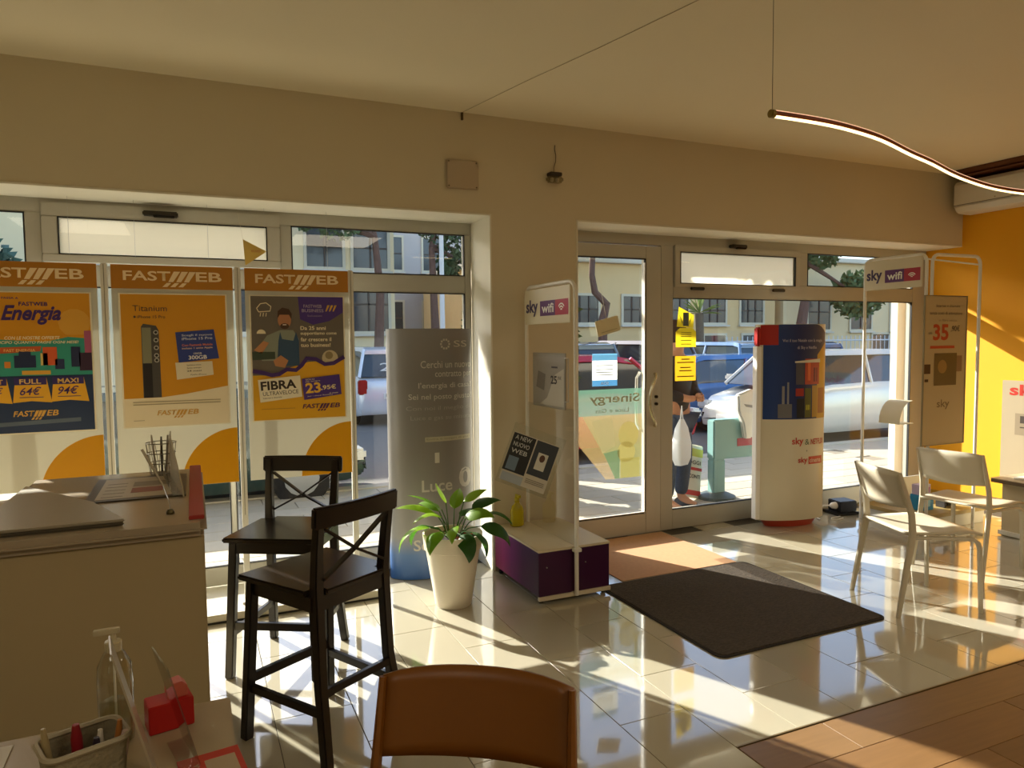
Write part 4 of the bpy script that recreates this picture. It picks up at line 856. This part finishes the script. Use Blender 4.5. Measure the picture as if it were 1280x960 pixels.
t = decal('blue and white opening notice on the entrance door glass', 'paper_notice', 'notice', 2.69, 1.15, y=YF+.012)
rect(t, 'paper', 0, 0, .215, .235, transl('#dfe6e4', .6), 1); rect(t, 'blue_band', 0, .19, .215, .24, transl('#6aa4cc', .6), 2); rect(t, 'blue_band', 0, 0, .215, .045, transl('#5c9cd0', .6), 2)
txt(t, 'SDA', -.14, .01, .07, .022, M('#e4ecf4', .5), 3, mir=True, bold=.02)
for z in (.08, .10, .12, .15): rect(t, 'text_line', .03, z, .18, z+.006, M('#b8bcb0', .5), 3)
t = decal('cream plastic sign tilted on a string inside the entrance door', 'hanging_sign', 'sign', 2.715, 1.515, y=YF-.03); t.rotation_euler = (0, R(-14), 0)
b = MB(); b.box(0, -.006, 0, .20, .006, .115); b.out('plate', M('#dcd2aa', .5), t, bevel=.004); rect(t, 'rule', .03, .02, .17, .024, M('#a8a078', .5), 1, y=-.007); b = MB(); b.tube([(.10, 0, .115), (.11, .0, .40)], .0012, 4); b.out('string', M('#c8b890', .5), t)
YS = transl('#d8bf24', .5)
t = decal('upper yellow sticker with arrow shape on the right window glass', 'window_sticker', 'sticker', 3.46, 1.43)
poly(t, 'sheet', [(0, .16), (.16, .15), (.165, .25), (.02, .315)], YS, 1); rect(t, 'grey_picture', .06, .165, .115, .27, M('#5c6a6c', .5), 2); poly(t, 'dark_ray', [(.02, .26), (.055, .2), (.055, .17)], M('#77744a', .5), 2); poly(t, 'dark_ray', [(.15, .25), (.12, .2), (.12, .17)], M('#77744a', .5), 2)
poly(t, 'sheet', [(-.01, 0), (.185, 0), (.185, .12), (.15, .15), (.03, .15), (-.01, .12)], YS, 3)
for z in (.11, .095, .08, .05, .02): rect(t, 'text_line', .04, z, .14, z+.006, M('#8c7c20', .5), 4)
t = decal('lower square yellow sticker on the right window glass', 'window_sticker', 'sticker', 3.445, 1.165)
rect(t, 'sheet', 0, 0, .2, .195, transl('#d8a420', .5), 1)
for z, a in ((.165, .06), (.14, .02), (.10, .05), (.075, .04), (.03, .02)): rect(t, 'text_line', a, z, .2-a, z+.009, M('#8c6c18', .5), 2)

# ============================================================ outside
ZS = -.12
OUT = thing('ground', 'sunlit pavement and street outside', kind='structure')
b = MB(); b.box(-14, 4.76, ZS-.2, 40, 8.0, ZS-.012); b.out('pavement_bed', M('#8a8270', .9), OUT)
SL = [M(h, .8, noise=.08, scale=6, bump=.2) for h in ('#b5ac98', '#aea692', '#bab29e')]
SM_ = []
for m in SL:
    b = MB(); b.box(-.296, -.146, -.03, .296, .146, 0); o = b.out('paving_slab', m, OUT, bevel=.004, seg=1); SM_.append(o.data); bpy.data.objects.remove(o)
for i in range(-2, 14):
    for j in range(10):
        o = bpy.data.objects.new('paving_slab', random.choice(SM_)); C.objects.link(o); o.parent = OUT; o.location = (i*.6+(.3 if j % 2 else 0), 4.92+.3*j, ZS+.0)
b = MB(); b.box(-14, 4.77, ZS-.03, -1.55, 7.77, ZS); b.box(8.4, 4.77, ZS-.03, 40, 7.77, ZS); o = b.out('paving_slab', SL[0], OUT); o['kind'] = 'stuff'
b = MB(); b.box(-14, 7.78, ZS-.1, 40, 7.98, ZS+.01); b.out('kerb', M('#c4bca8', .8), OUT, bevel=.01)
b = MB(); b.box(-40, 8.0, ZS-.3, 60, 40, ZS-.1); b.out('road', M('#6f6c66', .9, noise=.1, scale=20), OUT)
b = MB(); b.box(XL-3, 4.77, 2.80, XR+8, 6.05, 2.98); b.box(XL-3, 5.95, 2.98, XR+8, 6.05, 3.5)
tag(b.out('balcony_slab', M('#d8cdb4', .8), bevel=.01), 'concrete balcony slab above the shop front outside', kind='structure')
b = MB(); b.box(6.16, 4.77, ZS, 6.5, 4.84, 2.79); tag(b.out('wall_outside', M('#ddd6c4', .8)), 'pale outer pier beside the right window', kind='structure')

# buildings
def building(lab, x0, y0, x1, h, wallc, wins, roofc='#9a5a40', depth=8, cornice=True):
    t = thing('building', lab, 'building', (x0, y0, ZS-.1)); w_ = x1-x0
    b = MB(); b.box(0, 0, 0, w_, depth, h); b.out('wall', M(wallc, .85, noise=.05, scale=2), t)
    if cornice: b = MB(); b.box(-.2, -.25, h, w_+.2, depth, h+.16); b.out('cornice', M('#d8d0be', .8), t, bevel=.02)
    b = MB(); b.box(0, -.06, 0, w_, -.001, .7); b.out('plinth', M('#8f8774', .9), t)
    for (a, z, ww, hh, st) in wins:
        f = MB(); f.box(a-.08, -.05, z-.08, a+ww+.08, -.001, z); f.box(a-.08, -.05, z+hh, a+ww+.08, -.001, z+hh+.08); f.box(a-.08, -.05, z, a, -.001, z+hh); f.box(a+ww, -.05, z, a+ww+.08, -.001, z+hh)
        fo = f.out('window', M('#cfc5ac', .7), t)
        g_ = MB(); g_.box(a, -.02, z, a+ww, -.002, z+hh); g_.out('pane', M('#3e4246', .15), fo)
        if st:
            k = MB()
            for q in range(1, st): k.box(a+ww*q/st-.025, -.045, z, a+ww*q/st+.025, -.021, z+hh)
            k.box(a, -.045, z+hh*.5-.02, a+ww, -.021, z+hh*.5+.02); k.out('glazing_bars', M('#4a4138', .6), fo)
        s_ = MB(); s_.box(a-.12, -.14, z-.14, a+ww+.12, -.051, z-.081); s_.out('sill', M('#cfc8b8', .7), fo)
    return t
building('cream two storey building across the street, behind the left shop window', -9, 20, 5.3, 6.1, '#ecd9ae', [(9.2+2.8*i-7.4, 2.0, 1.1, 1.5, 2) for i in range(5)]+[(x, 3.75, .95, 1.1, 2) for x in (3.9, 6.0, 8.1, 10.2, 11.9, 13.15)])
building('low ochre building with barred windows, seen through the entrance door', 8.6, 20, 19.4, 4.15, '#dfc08c', [(x, 2.25, 1.0, .85, 3) for x in (.6, 2.35, 4.3, 5.9, 7.5, 9.2)]+[(x, .9, .9, .9, 2) for x in (5.6, 7.6, 9.3)])
building('grey lilac building set farther back between the two front houses', 5.6, 28.6, 12, 7.4, '#bdb5b0', [(x, z, .9, 1.3, 2) for x in (1.4, 3.2, 5.0) for z in (2.0, 4.6)], depth=6)
building('pale beige building at the far right across the street', 19.8, 20, 34, 4.5, '#e0caa0', [(x, 2.0, 1.1, 1.3, 2) for x in (1.2, 3.4, 5.6, 7.8, 10, 12.2)]+[(4.6, .2, .9, 1.6, 0)])
building('blue grey house at the far left beyond the trees', -24, 24, -11, 6.2, '#9aa6b0', [(x, 3.6, 1.0, 1.3, 2) for x in (2, 4.5, 7, 9.5)])

# trees
def foliage(t, name, mat, blobs, n, size):
    b = MB(); V = []; F = []
    for i in range(n):
        c, r_ = random.choice(blobs); p = Vector((random.gauss(0, 1), random.gauss(0, 1), random.gauss(0, 1))).normalized()*r_*random.uniform(.55, 1)+Vector(c)
        a = Vector((random.gauss(0, 1), random.gauss(0, 1), random.gauss(0, 1))).normalized()*size; c2 = a.cross(Vector((random.random(), random.random(), random.random()))).normalized()*size*.5
        k = len(V); V += [p-a, p+c2, p+a, p-c2]; F.append((k, k+1, k+2, k+3))
    b.add(V, F); o = b.out(name, mat, t); o['kind'] = 'stuff'; return o
FG = [M('#3f5230', .8, noise=.2), M('#5c7048', .8, noise=.2), M('#4c6a5c', .8, noise=.2)]
def tree(lab, x, y, th, path, blobs, mi, n=2200, r_=.16, size=.14):
    t = thing('tree', lab, 'tree', (x, y, ZS-.1)); b = MB(); b.tube(path, [r_*(1-.5*i/(len(path)-1)) for i in range(len(path))], 8); b.out('trunk', M('#6a5044', .9, noise=.3, scale=8, bump=.6), t, smooth=True)
    for k in range(3):
        e = Vector(path[-1]); c, rr_ = blobs[k % len(blobs)]; q = MB(); q.tube([e, e*.4+Vector(c)*.6, Vector(c)], [r_*.5, r_*.3, r_*.1], 6); q.out('branch', M('#6a5044', .9, noise=.3, scale=8, bump=.6), t, smooth=True)
    foliage(t, 'foliage', FG[mi], blobs, n, size); return t
tree('reddish trunked tree across the street, above the fibre poster', 4.38, 18.4, 5, [(0, 0, 0), (.05, 0, 1.5), (.12, 0, 3), (.0, 0, 4.4)], [((-.9, 0, 4.9), .7), ((-.2, 0, 5.5), .7), ((-1.7, .2, 4.9), .4)], 1, n=1100, size=.1)
tree('dark drooping tree across the street, seen over the grey totem', 5.95, 18.4, 5, [(0, 0, 0), (.02, 0, 2), (-.05, 0, 4.2)], [((.6, 0, 4.2), .6), ((.1, 0, 4.9), .6), ((1.4, 0, 3.6), .35), ((.4, 0, 3.6), .3)], 0, n=1100, size=.1)
tree('crooked tree across the street, seen through the entrance door', 11.15, 18.4, 5, [(0, 0, 0), (.02, 0, 2.3), (.15, 0, 2.75), (-.25, 0, 3.1), (-.35, 0, 3.6), (-.3, 0, 4.6)], [((-.4, 0, 5.2), .8), ((.7, 0, 5.3), .9), ((-1.3, 0, 4.9), .6)], 0, r_=.15)
tree('forked tree across the street, seen at the right of the high window', 19.05, 18.4, 5, [(0, 0, 0), (0, 0, 2.2), (.15, 0, 3.0), (-.25, 0, 3.6), (-.15, 0, 4.4)], [((.7, 0, 4.9), .9), ((-.8, 0, 5.0), .8), ((2.6, 0, 3.2), .9)], 1, r_=.2)
tree('bluish green tree at the far left, seen in the small high pane', -4.6, 16.5, 5, [(0, 0, 0), (0, 0, 2.2), (.1, 0, 3)], [((-.6, 0, 3.2), 1.2), ((.7, 0, 2.9), 1.0), ((-1.8, 0, 2.8), 1.0)], 2, n=3500)
t = thing('palm_tree', 'small palm with starry fronds behind the yellow stickers', 'tree', (13.6, 17, ZS-.1)); b = MB(); b.tube([(0, 0, 0), (.05, 0, 1.2), (0, 0, 2.45)], [.14, .11, .12], 10); b.out('trunk', M('#6e6250', .9, noise=.3, scale=20, bump=.8), t, smooth=True)
for k in range(22):
    a = 2*math.pi*k/22; el = random.uniform(.0, 1.3); d = Vector((math.cos(a)*math.cos(el), math.sin(a)*math.cos(el), math.sin(el))); b = MB()
    s_ = d.cross(Vector((0, 0, 1))).normalized()*.035; o_ = Vector((0, 0, 2.45)); L = .72
    b.add([o_-s_*.3, o_+s_*.3, o_+d*L*.6+s_, o_+d*L+Vector((0, 0, -.08)), o_+d*L*.6-s_], [(0, 1, 2, 3, 4)]); b.out('frond', M('#8a9a50', .6), t)
# unseen street tree added to block sun, trunk hidden behind the pillar
t = tree('broad street tree added on the kerb to block sun, its trunk hidden behind the pillar', 3.45, 7.55, 4, [(0, 0, 0), (.02, 0, 1.4), (-.1, 0, 2.6), (-.4, .1, 3.4)], [((-3.67, .25, 3.92), .30), ((-3.67, .25, 3.92), .30), ((-3.0, .2, 4.7), .5), ((-1.8, .1, 4.8), .8), ((-.6, .2, 4.9), .9), ((.5, .1, 4.8), .8)], 1, n=9000, r_=.14, size=.13)
for i_, (x_, lab) in enumerate(((2.86, 'columnar evergreen added to block sun, left of the street tree behind the pillar'), (3.54, 'columnar evergreen added to block sun, right of the street tree behind the pillar'))):  # unseen evergreens added to keep sun off the floor at the right
    t = thing('blocker_shrub', lab, 'shrub', (x_, 6.95, ZS), group='added sun-blocking evergreens on the pavement')
    b = MB(); b.lathe([(.2, 0), (.27, .42), (.28, .45), (.0, .45)], 18, capt=False); b.out('planter', M('#7a6a5c', .8), t, smooth=True); b = MB(); b.tube([(0, 0, .4), (0, 0, 1.2)], .03, 6); b.out('stem', M('#6a5044', .9), t)
    foliage(t, 'foliage', FG[0], [((0, 0, .8+.22*k),   .29 if k < 6 else .24) for k in range(9)], 5200, .09)
# lamp post and fence
t = thing('lamp_post', 'thin white lamp post across the street beside the dark tree', 'lamp post', (5.2, 15.5, ZS-.1)); b = MB(); b.tube([(0, 0, 0), (0, 0, 3), (0, 0, 7)], [.07, .055, .04], 10); b.out('pole', M('#d8d8d4', .5), t, smooth=True); b = MB(); b.tube([(0, 0, 6.9), (.5, 0, 7.1), (.9, 0, 7.1)], .03, 8); b.out('arm', M('#d8d8d4', .5), t, smooth=True); b = MB(); b.box(.8, -.08, 7.02, 1.3, .08, 7.1); b.out('lamp_head', M('#c8c8c4', .5), t, bevel=.01)
t = thing('railing', 'white metal railing across the street at the right', 'railing', (14.8, 17.2, ZS-.1))
for z in (.9, 1.6): b = MB(); b.tube([(0, 0, z), (9, 0, z)], .025, 6); b.out('rail', M('#c9ccd0', .5), t)
for k in range(46): b = MB(); b.tube([(k*.2, 0, 0), (k*.2, 0, 1.75)], .015, 5); b.out('bar', M('#c9ccd0', .5), t)

# cars
def car(lab, cx, cy, rot, col, L=3.8, W=1.68, H=1.42, cab=(-.62, .42), metal=.2):
    t = thing('car', lab, 'car', (cx, cy, ZS-.1), rot); pm = M(col, .22, metal, coat=.7); gm = M('#27343c', .06, spec=.9); hw = W/2; hl = L/2; k = H/1.42
    def ring(x, w_, z0, z1): return [(x, -w_*.92, z0), (x, -w_, z0+.15), (x, -w_*.99, z1-.16), (x, -w_*.86, z1), (x, w_*.86, z1), (x, w_*.99, z1-.16), (x, w_, z0+.15), (x, w_*.92, z0)]
    st = [(-hl, .80, .34, .62), (-hl+.06, .90, .24, .80), (-hl+.30, .98, .20, .90), (-.5, 1, .19, .92), (.55, 1, .19, .90), (hl-.75, .98, .20, .82), (hl-.22, .92, .22, .70), (hl-.04, .84, .26, .58), (hl, .74, .34, .48)]
    b = MB(); b.loft([ring(x, w_*hw, z0, z1*k) for x, w_, z0, z1 in st]); b.out('body', pm, t, bevel=.03, seg=2)
    xb, xf = cab[0]*hl*2*.75, cab[1]*hl; zt = H; zb = .88*k
    lo = [(-hl+.18, -.80*hw), (xf+.62, -.80*hw), (xf+.62, .80*hw), (-hl+.18, .80*hw)]; hi = [(-hl+.42, -.66*hw), (xf+.02, -.66*hw), (xf+.02, .66*hw), (-hl+.42, .66*hw)]
    lo = [(x, y*1.06, zb) for x, y in lo]; hi = [(x, y, zt-.06) for x, y in hi]
    b = MB(); b.add(lo+hi, [(3, 2, 1, 0), (4, 5, 6, 7), (0, 1, 5, 4), (1, 2, 6, 5), (2, 3, 7, 6), (3, 0, 4, 7)]); b.out('windows', gm, t, bevel=.01)
    b = MB(); b.loft([[(x+.0, -w_*hw, z), (x, -w_*hw*.88, z+.085), (x, w_*hw*.88, z+.085), (x, w_*hw, z)] for x, w_, z in ((-hl+.36, .70, zt-.15), (-hl+.6, .72, zt-.09), (xf-.3, .72, zt-.085), (xf+.10, .70, zt-.15))]); b.out('roof', pm, t, bevel=.01)
    for i in range(4):
        b = MB(); b.tube([Vector(lo[i])*1.0, Vector(hi[i])+Vector((0, 0, .01))], .035, 6); b.out('pillar', pm, t, smooth=True)
    for s_ in (-1, 1):
        b = MB(); xm = (-hl+.3+xf)/2+.1; b.tube([(xm, s_*.855*hw, zb), (xm, s_*.665*hw, zt-.05)], .03, 6); b.out('pillar', pm, t)
        b = MB(); b.box(hl-.20, s_*.78*hw-.16, .50*k, hl-.03, s_*.78*hw+.16, .64*k); b.out('headlight', M('#d8dcdc', .1, .3), t, bevel=.03)
        b = MB(); b.box(-hl-.0, s_*.80*hw-.09, .58*k, -hl+.12, s_*.80*hw+.09, .84*k); b.out('tail_light', M('#a01818', .25), t, bevel=.02)
        b = MB(); b.box(xf+.35, s_*hw*.98-.09, .92*k, xf+.48, s_*hw*.98+.09, 1.03*k); b.out('mirror', pm, t, bevel=.03)
    for x in (-hl+.68, hl-.72):
        for s_ in (-1, 1):
            b = MB(); b.tube([(x, s_*(hw-.2), .30), (x, s_*(hw+.01), .30)], .30, 20); wo = b.out('wheel', M('#17171a', .8), t, bevel=.02); b = MB(); b.tube([(x, s_*(hw), .30), (x, s_*(hw+.02), .30)], .18, 14); b.out('hub_cap', M('#a9acae', .3, .7), wo)
    b = MB(); b.box(-hl-.025, -.25, .62*k-.14, -hl+.02, .25, .62*k-.03); b.out('number_plate', M('#e4e4de', .5), t); b = MB(); b.box(hl-.01, -.25, .38, hl+.02, .25, .47); b.out('number_plate', M('#e4e4de', .5), t)
    return t
ca = car('white hatchback parked across the street, rear toward the shop', 3.75, 16.0, 90, '#dfe3e8', L=3.6, W=1.66, H=1.60)
tw = thing('rear_print', parent=ca); tw.location = (-1.83, 0, 0); tw.rotation_euler = (0, 0, R(-90)); txt(tw, 'EX 518 WB', -.21, .60, .42, .07, M('#33383c', .5), 12, y=-.005); txt(tw, '22', -.3, 1.12, .5, .16, M('#e4e8ea', .5), 2, y=.12)
car('dark teal car parked close to the left shop window', -.08, 8.45, 0, '#28403c', L=3.6, H=1.25, W=1.6)
car('red car parked along the kerb, seen through the entrance door', 5.0, 9.45, 0, '#c02838', H=1.48, L=4.0)
car('grey green hatchback behind the red car', 7.4, 14.2, 90, '#56646a', H=1.66)
car('dark maroon off-road car behind the red car', 9.35, 14.2, 90, '#3a3038', H=1.68)
car('blue car in the middle row, seen left of the oval totem', 9.9, 11.2, 0, '#4a78b0', H=1.40)
car('blue silver hatchback in the far row behind the blue car', 12.3, 14.7, 90, '#6c88a8', H=1.62)
car('dark blue car in the far row behind the blue car', 14.3, 14.6, 90, '#2c4a78', H=1.60)
car('white car parked along the kerb at the right window', 9.9, 9.1, 180, '#dcd8cc', H=1.50, L=4.1)

# person outside (skin modifier)
P = thing('person', 'person in a dark jacket and blue jeans standing outside, holding a white bag', 'person', (4.17, 5.55, ZS), 20)
def skin(name, verts, edges, rad, mat, par, sub=2):
    me = bpy.data.meshes.new(name); me.from_pydata(verts, edges, []); o = bpy.data.objects.new(name, me); C.objects.link(o); o.parent = par
    sk = o.modifiers.new('skin', 'SKIN'); sk.use_smooth_shade = True
    for i, r_ in enumerate(rad): me.skin_vertices[0].data[i].radius = (r_ if isinstance(r_, tuple) else (r_, r_))
    me.skin_vertices[0].data[0].use_root = True
    q = o.modifiers.new('s', 'SUBSURF'); q.levels = q.render_levels = sub; me.materials.append(mat); return o
jk = M('#17181c', .7, noise=.2, scale=20); jn = M('#3c4c60', .8, noise=.2, scale=40); skn = M('#c08a68', .6)
skin('body', [(0, 0, .95), (0, 0, 1.15), (0, 0, 1.36), (0, -.01, 1.48), (0, -.02, 1.56), (0, -.03, 1.66), (0, -.02, 1.75), (-.09, 0, .88), (-.11, -.01, .50), (-.12, .02, .09), (-.12, -.08, .035), (-.12, -.16, .03), (.09, 0, .88), (.11, -.03, .50), (.12, .02, .09), (.12, -.08, .035), (.12, -.16, .03), (-.18, 0, 1.38), (-.24, -.02, 1.12), (-.10, -.20, 1.06), (-.04, -.24, 1.07), (.18, 0, 1.38), (.24, -.02, 1.12), (.12, -.20, 1.05), (.06, -.24, 1.06)],
     [(0, 1), (1, 2), (2, 3), (3, 4), (4, 5), (5, 6), (0, 7), (7, 8), (8, 9), (9, 10), (10, 11), (0, 12), (12, 13), (13, 14), (14, 15), (15, 16), (2, 17), (17, 18), (18, 19), (19, 20), (2, 21), (21, 22), (22, 23), (23, 24)],
     [(.15, .11), (.14, .10), (.16, .11), .055, .07, .085, .06, .09, .065, .045, .045, .03, .09, .065, .045, .045, .03, .07, .05, .036, .026, .07, .05, .036, .026], skn, P)
skin('jacket', [(0, 0, .86), (0, 0, 1.15), (0, 0, 1.37), (0, 0, 1.46), (-.18, 0, 1.385), (-.245, -.02, 1.12), (-.12, -.18, 1.06), (.18, 0, 1.385), (.245, -.02, 1.12), (.14, -.18, 1.05)], [(0, 1), (1, 2), (2, 3), (2, 4), (4, 5), (5, 6), (2, 7), (7, 8), (8, 9)], [(.18, .13), (.165, .125), (.18, .13), .075, .085, .065, .05, .085, .065, .05], jk, P)
skin('jeans', [(0, 0, .92), (-.09, 0, .84), (-.11, -.01, .50), (-.12, .02, .10), (.09, 0, .84), (.11, -.03, .50), (.12, .02, .10)], [(0, 1), (1, 2), (2, 3), (0, 4), (4, 5), (5, 6)], [(.16, .12), .105, .08, .068, .105, .08, .068], jn, P)
b = MB(); b.lathe([(.02, 1.80), (.075, 1.79), (.10, 1.74), (.105, 1.66), (.09, 1.58)], 16, (0, .01, 0)); b.out('hair', M('#2c1c16', .8, noise=.3, scale=60), P, smooth=True)
for s_ in (-1, 1):
    b = MB(); b.lathe([(.011, -.004), (.011, .004)], 8, (s_*.032, -.112, 1.675)); b.out('eye', M('#1c1614', .4), P)
    for f in range(4):
        x = s_*.045; y = -.25; z = 1.045+.016*f; skin('finger', [(x, y, z), (x-s_*.02, y-.03, z), (x-s_*.045, y-.03, z-.004)], [(0, 1), (1, 2)], [.0095, .009, .008], skn, P, 1)
    skin('thumb', [(s_*.05, -.235, 1.08), (s_*.035, -.255, 1.105), (s_*.015, -.265, 1.11)], [(0, 1), (1, 2)], [.011, .010, .009], skn, P, 1)
for s_ in (-1, 1):
    b = MB(); rg = []
    for y_, hw_, h_ in ((.075, .034, .06), (.03, .042, .095), (-.05, .045, .075), (-.13, .048, .05), (-.185, .034, .032)): rg.append([(s_*.12-hw_, y_, .001), (s_*.12-hw_*.9, y_, h_*.6), (s_*.12-hw_*.5, y_, h_), (s_*.12+hw_*.5, y_, h_), (s_*.12+hw_*.9, y_, h_*.6), (s_*.12+hw_, y_, .001)])
    b.loft(rg); b.out('shoe', M('#26262a', .5), P, smooth=True)
b = MB(); b.tube([(0, -.115, 1.67), (0, -.137, 1.645), (0, -.115, 1.635)], [.008, .014, .008], 8); b.out('nose', skn, P, smooth=True)
b = MB(); b.box(-.025, -.116, 1.598, .025, -.108, 1.608); b.out('mouth', M('#8a4a40', .6), P, bevel=.002)
t = thing('shopping_bag', 'white plastic bag held by the person outside', 'bag', (4.07, 5.33, ZS+.78), 20)
b = MB(); b.loft([[(x*s_, y*s_, z) for x, y in rrect(-.10, -.05, .10, .05, .03)] for s_, z in ((.7, -.32), (1, -.26), (1.05, -.12), (.7, .02), (.25, .10))]); b.out('bag_body', M('#dfe2e4', .5), t, smooth=True)
b = MB(); b.tube([(-.02, 0, .10), (0, 0, .22), (.02, 0, .10)], .006, 6); b.out('handle', M('#dfe2e4', .5), t)
t = thing('floor_sign', 'small white and red leaning sign with lettering standing outside behind the person', 'sign', (4.52, 5.75, ZS), 10)
b = MB(); m = Matrix.Rotation(R(-8), 4, 'X') @ Matrix.Rotation(R(14), 4, 'Y'); b.box(-.12, 0, 0.02, .12, .02, .56, m); b.out('board', M('#e0dccc', .5), t, bevel=.01)
for z0, z1, c in ((.05, .10, '#c02c2c'), (.30, .33, '#c02c2c'), (.44, .52, '#c8c04c')): b = MB(); b.box(-.115, -.002, z0, .115, -.001, z1, m); b.out('printed_band', M(c, .5), t)
for s_, z in (('SCONTI', .22), ('OGGI', .36)):
    o = txt(t, s_, -.09, z, .18, .04, M('#3c3830', .5), 6, bold=.02); o.matrix_local = m

t = thing('street_dispenser', 'teal and white coin dispenser on a round foot outside, left of the oval totem', 'dispenser', (4.80, 5.72, ZS))
TL = M('#7fa8a4', .4)
b = MB(); b.lathe([(.19, 0.001), (.19, .03), (.12, .06), (.07, .07)], 24); b.out('foot', M('#4c5654', .5), t, smooth=True)
b = MB(); b.box(-.075, -.05, .06, .075, .05, .40); b.out('post', TL, t, bevel=.01)
b = MB(); b.box(-.075, -.05, .40, .62, .06, .80); b.out('cabinet', TL, t, bevel=.012)
b = MB(); b.box(.22, -.053, .52, .60, -.0505, .60); b.out('red_band', M('#a03040', .5), t)
b = MB(); b.prism([(.17, 1.05), (.34, 1.10), (.62, 1.04), (.62, .62), (.52, .72), (.44, .70), (.36, .60), (.27, .60), (.24, .76), (.18, .88)], -.12, -.054, 'y'); b.out('head_shell', M('#dcdcd2', .35), t, bevel=.015)
b = MB(); b.prism([(.24, .955), (.60, .90), (.60, .87), (.27, .925)], -.124, -.1205, 'y'); b.out('slot', M('#8c8878', .5), t)
b = MB(); b.lathe([(.07, 0), (.07, .006)], 24, sx=1.1, sy=.7); o = b.out('oval_window', M('#5f9c90', .2), t, smooth=True); o.rotation_euler = (R(90), 0, 0); o.location = (.49, -.1205, .79)
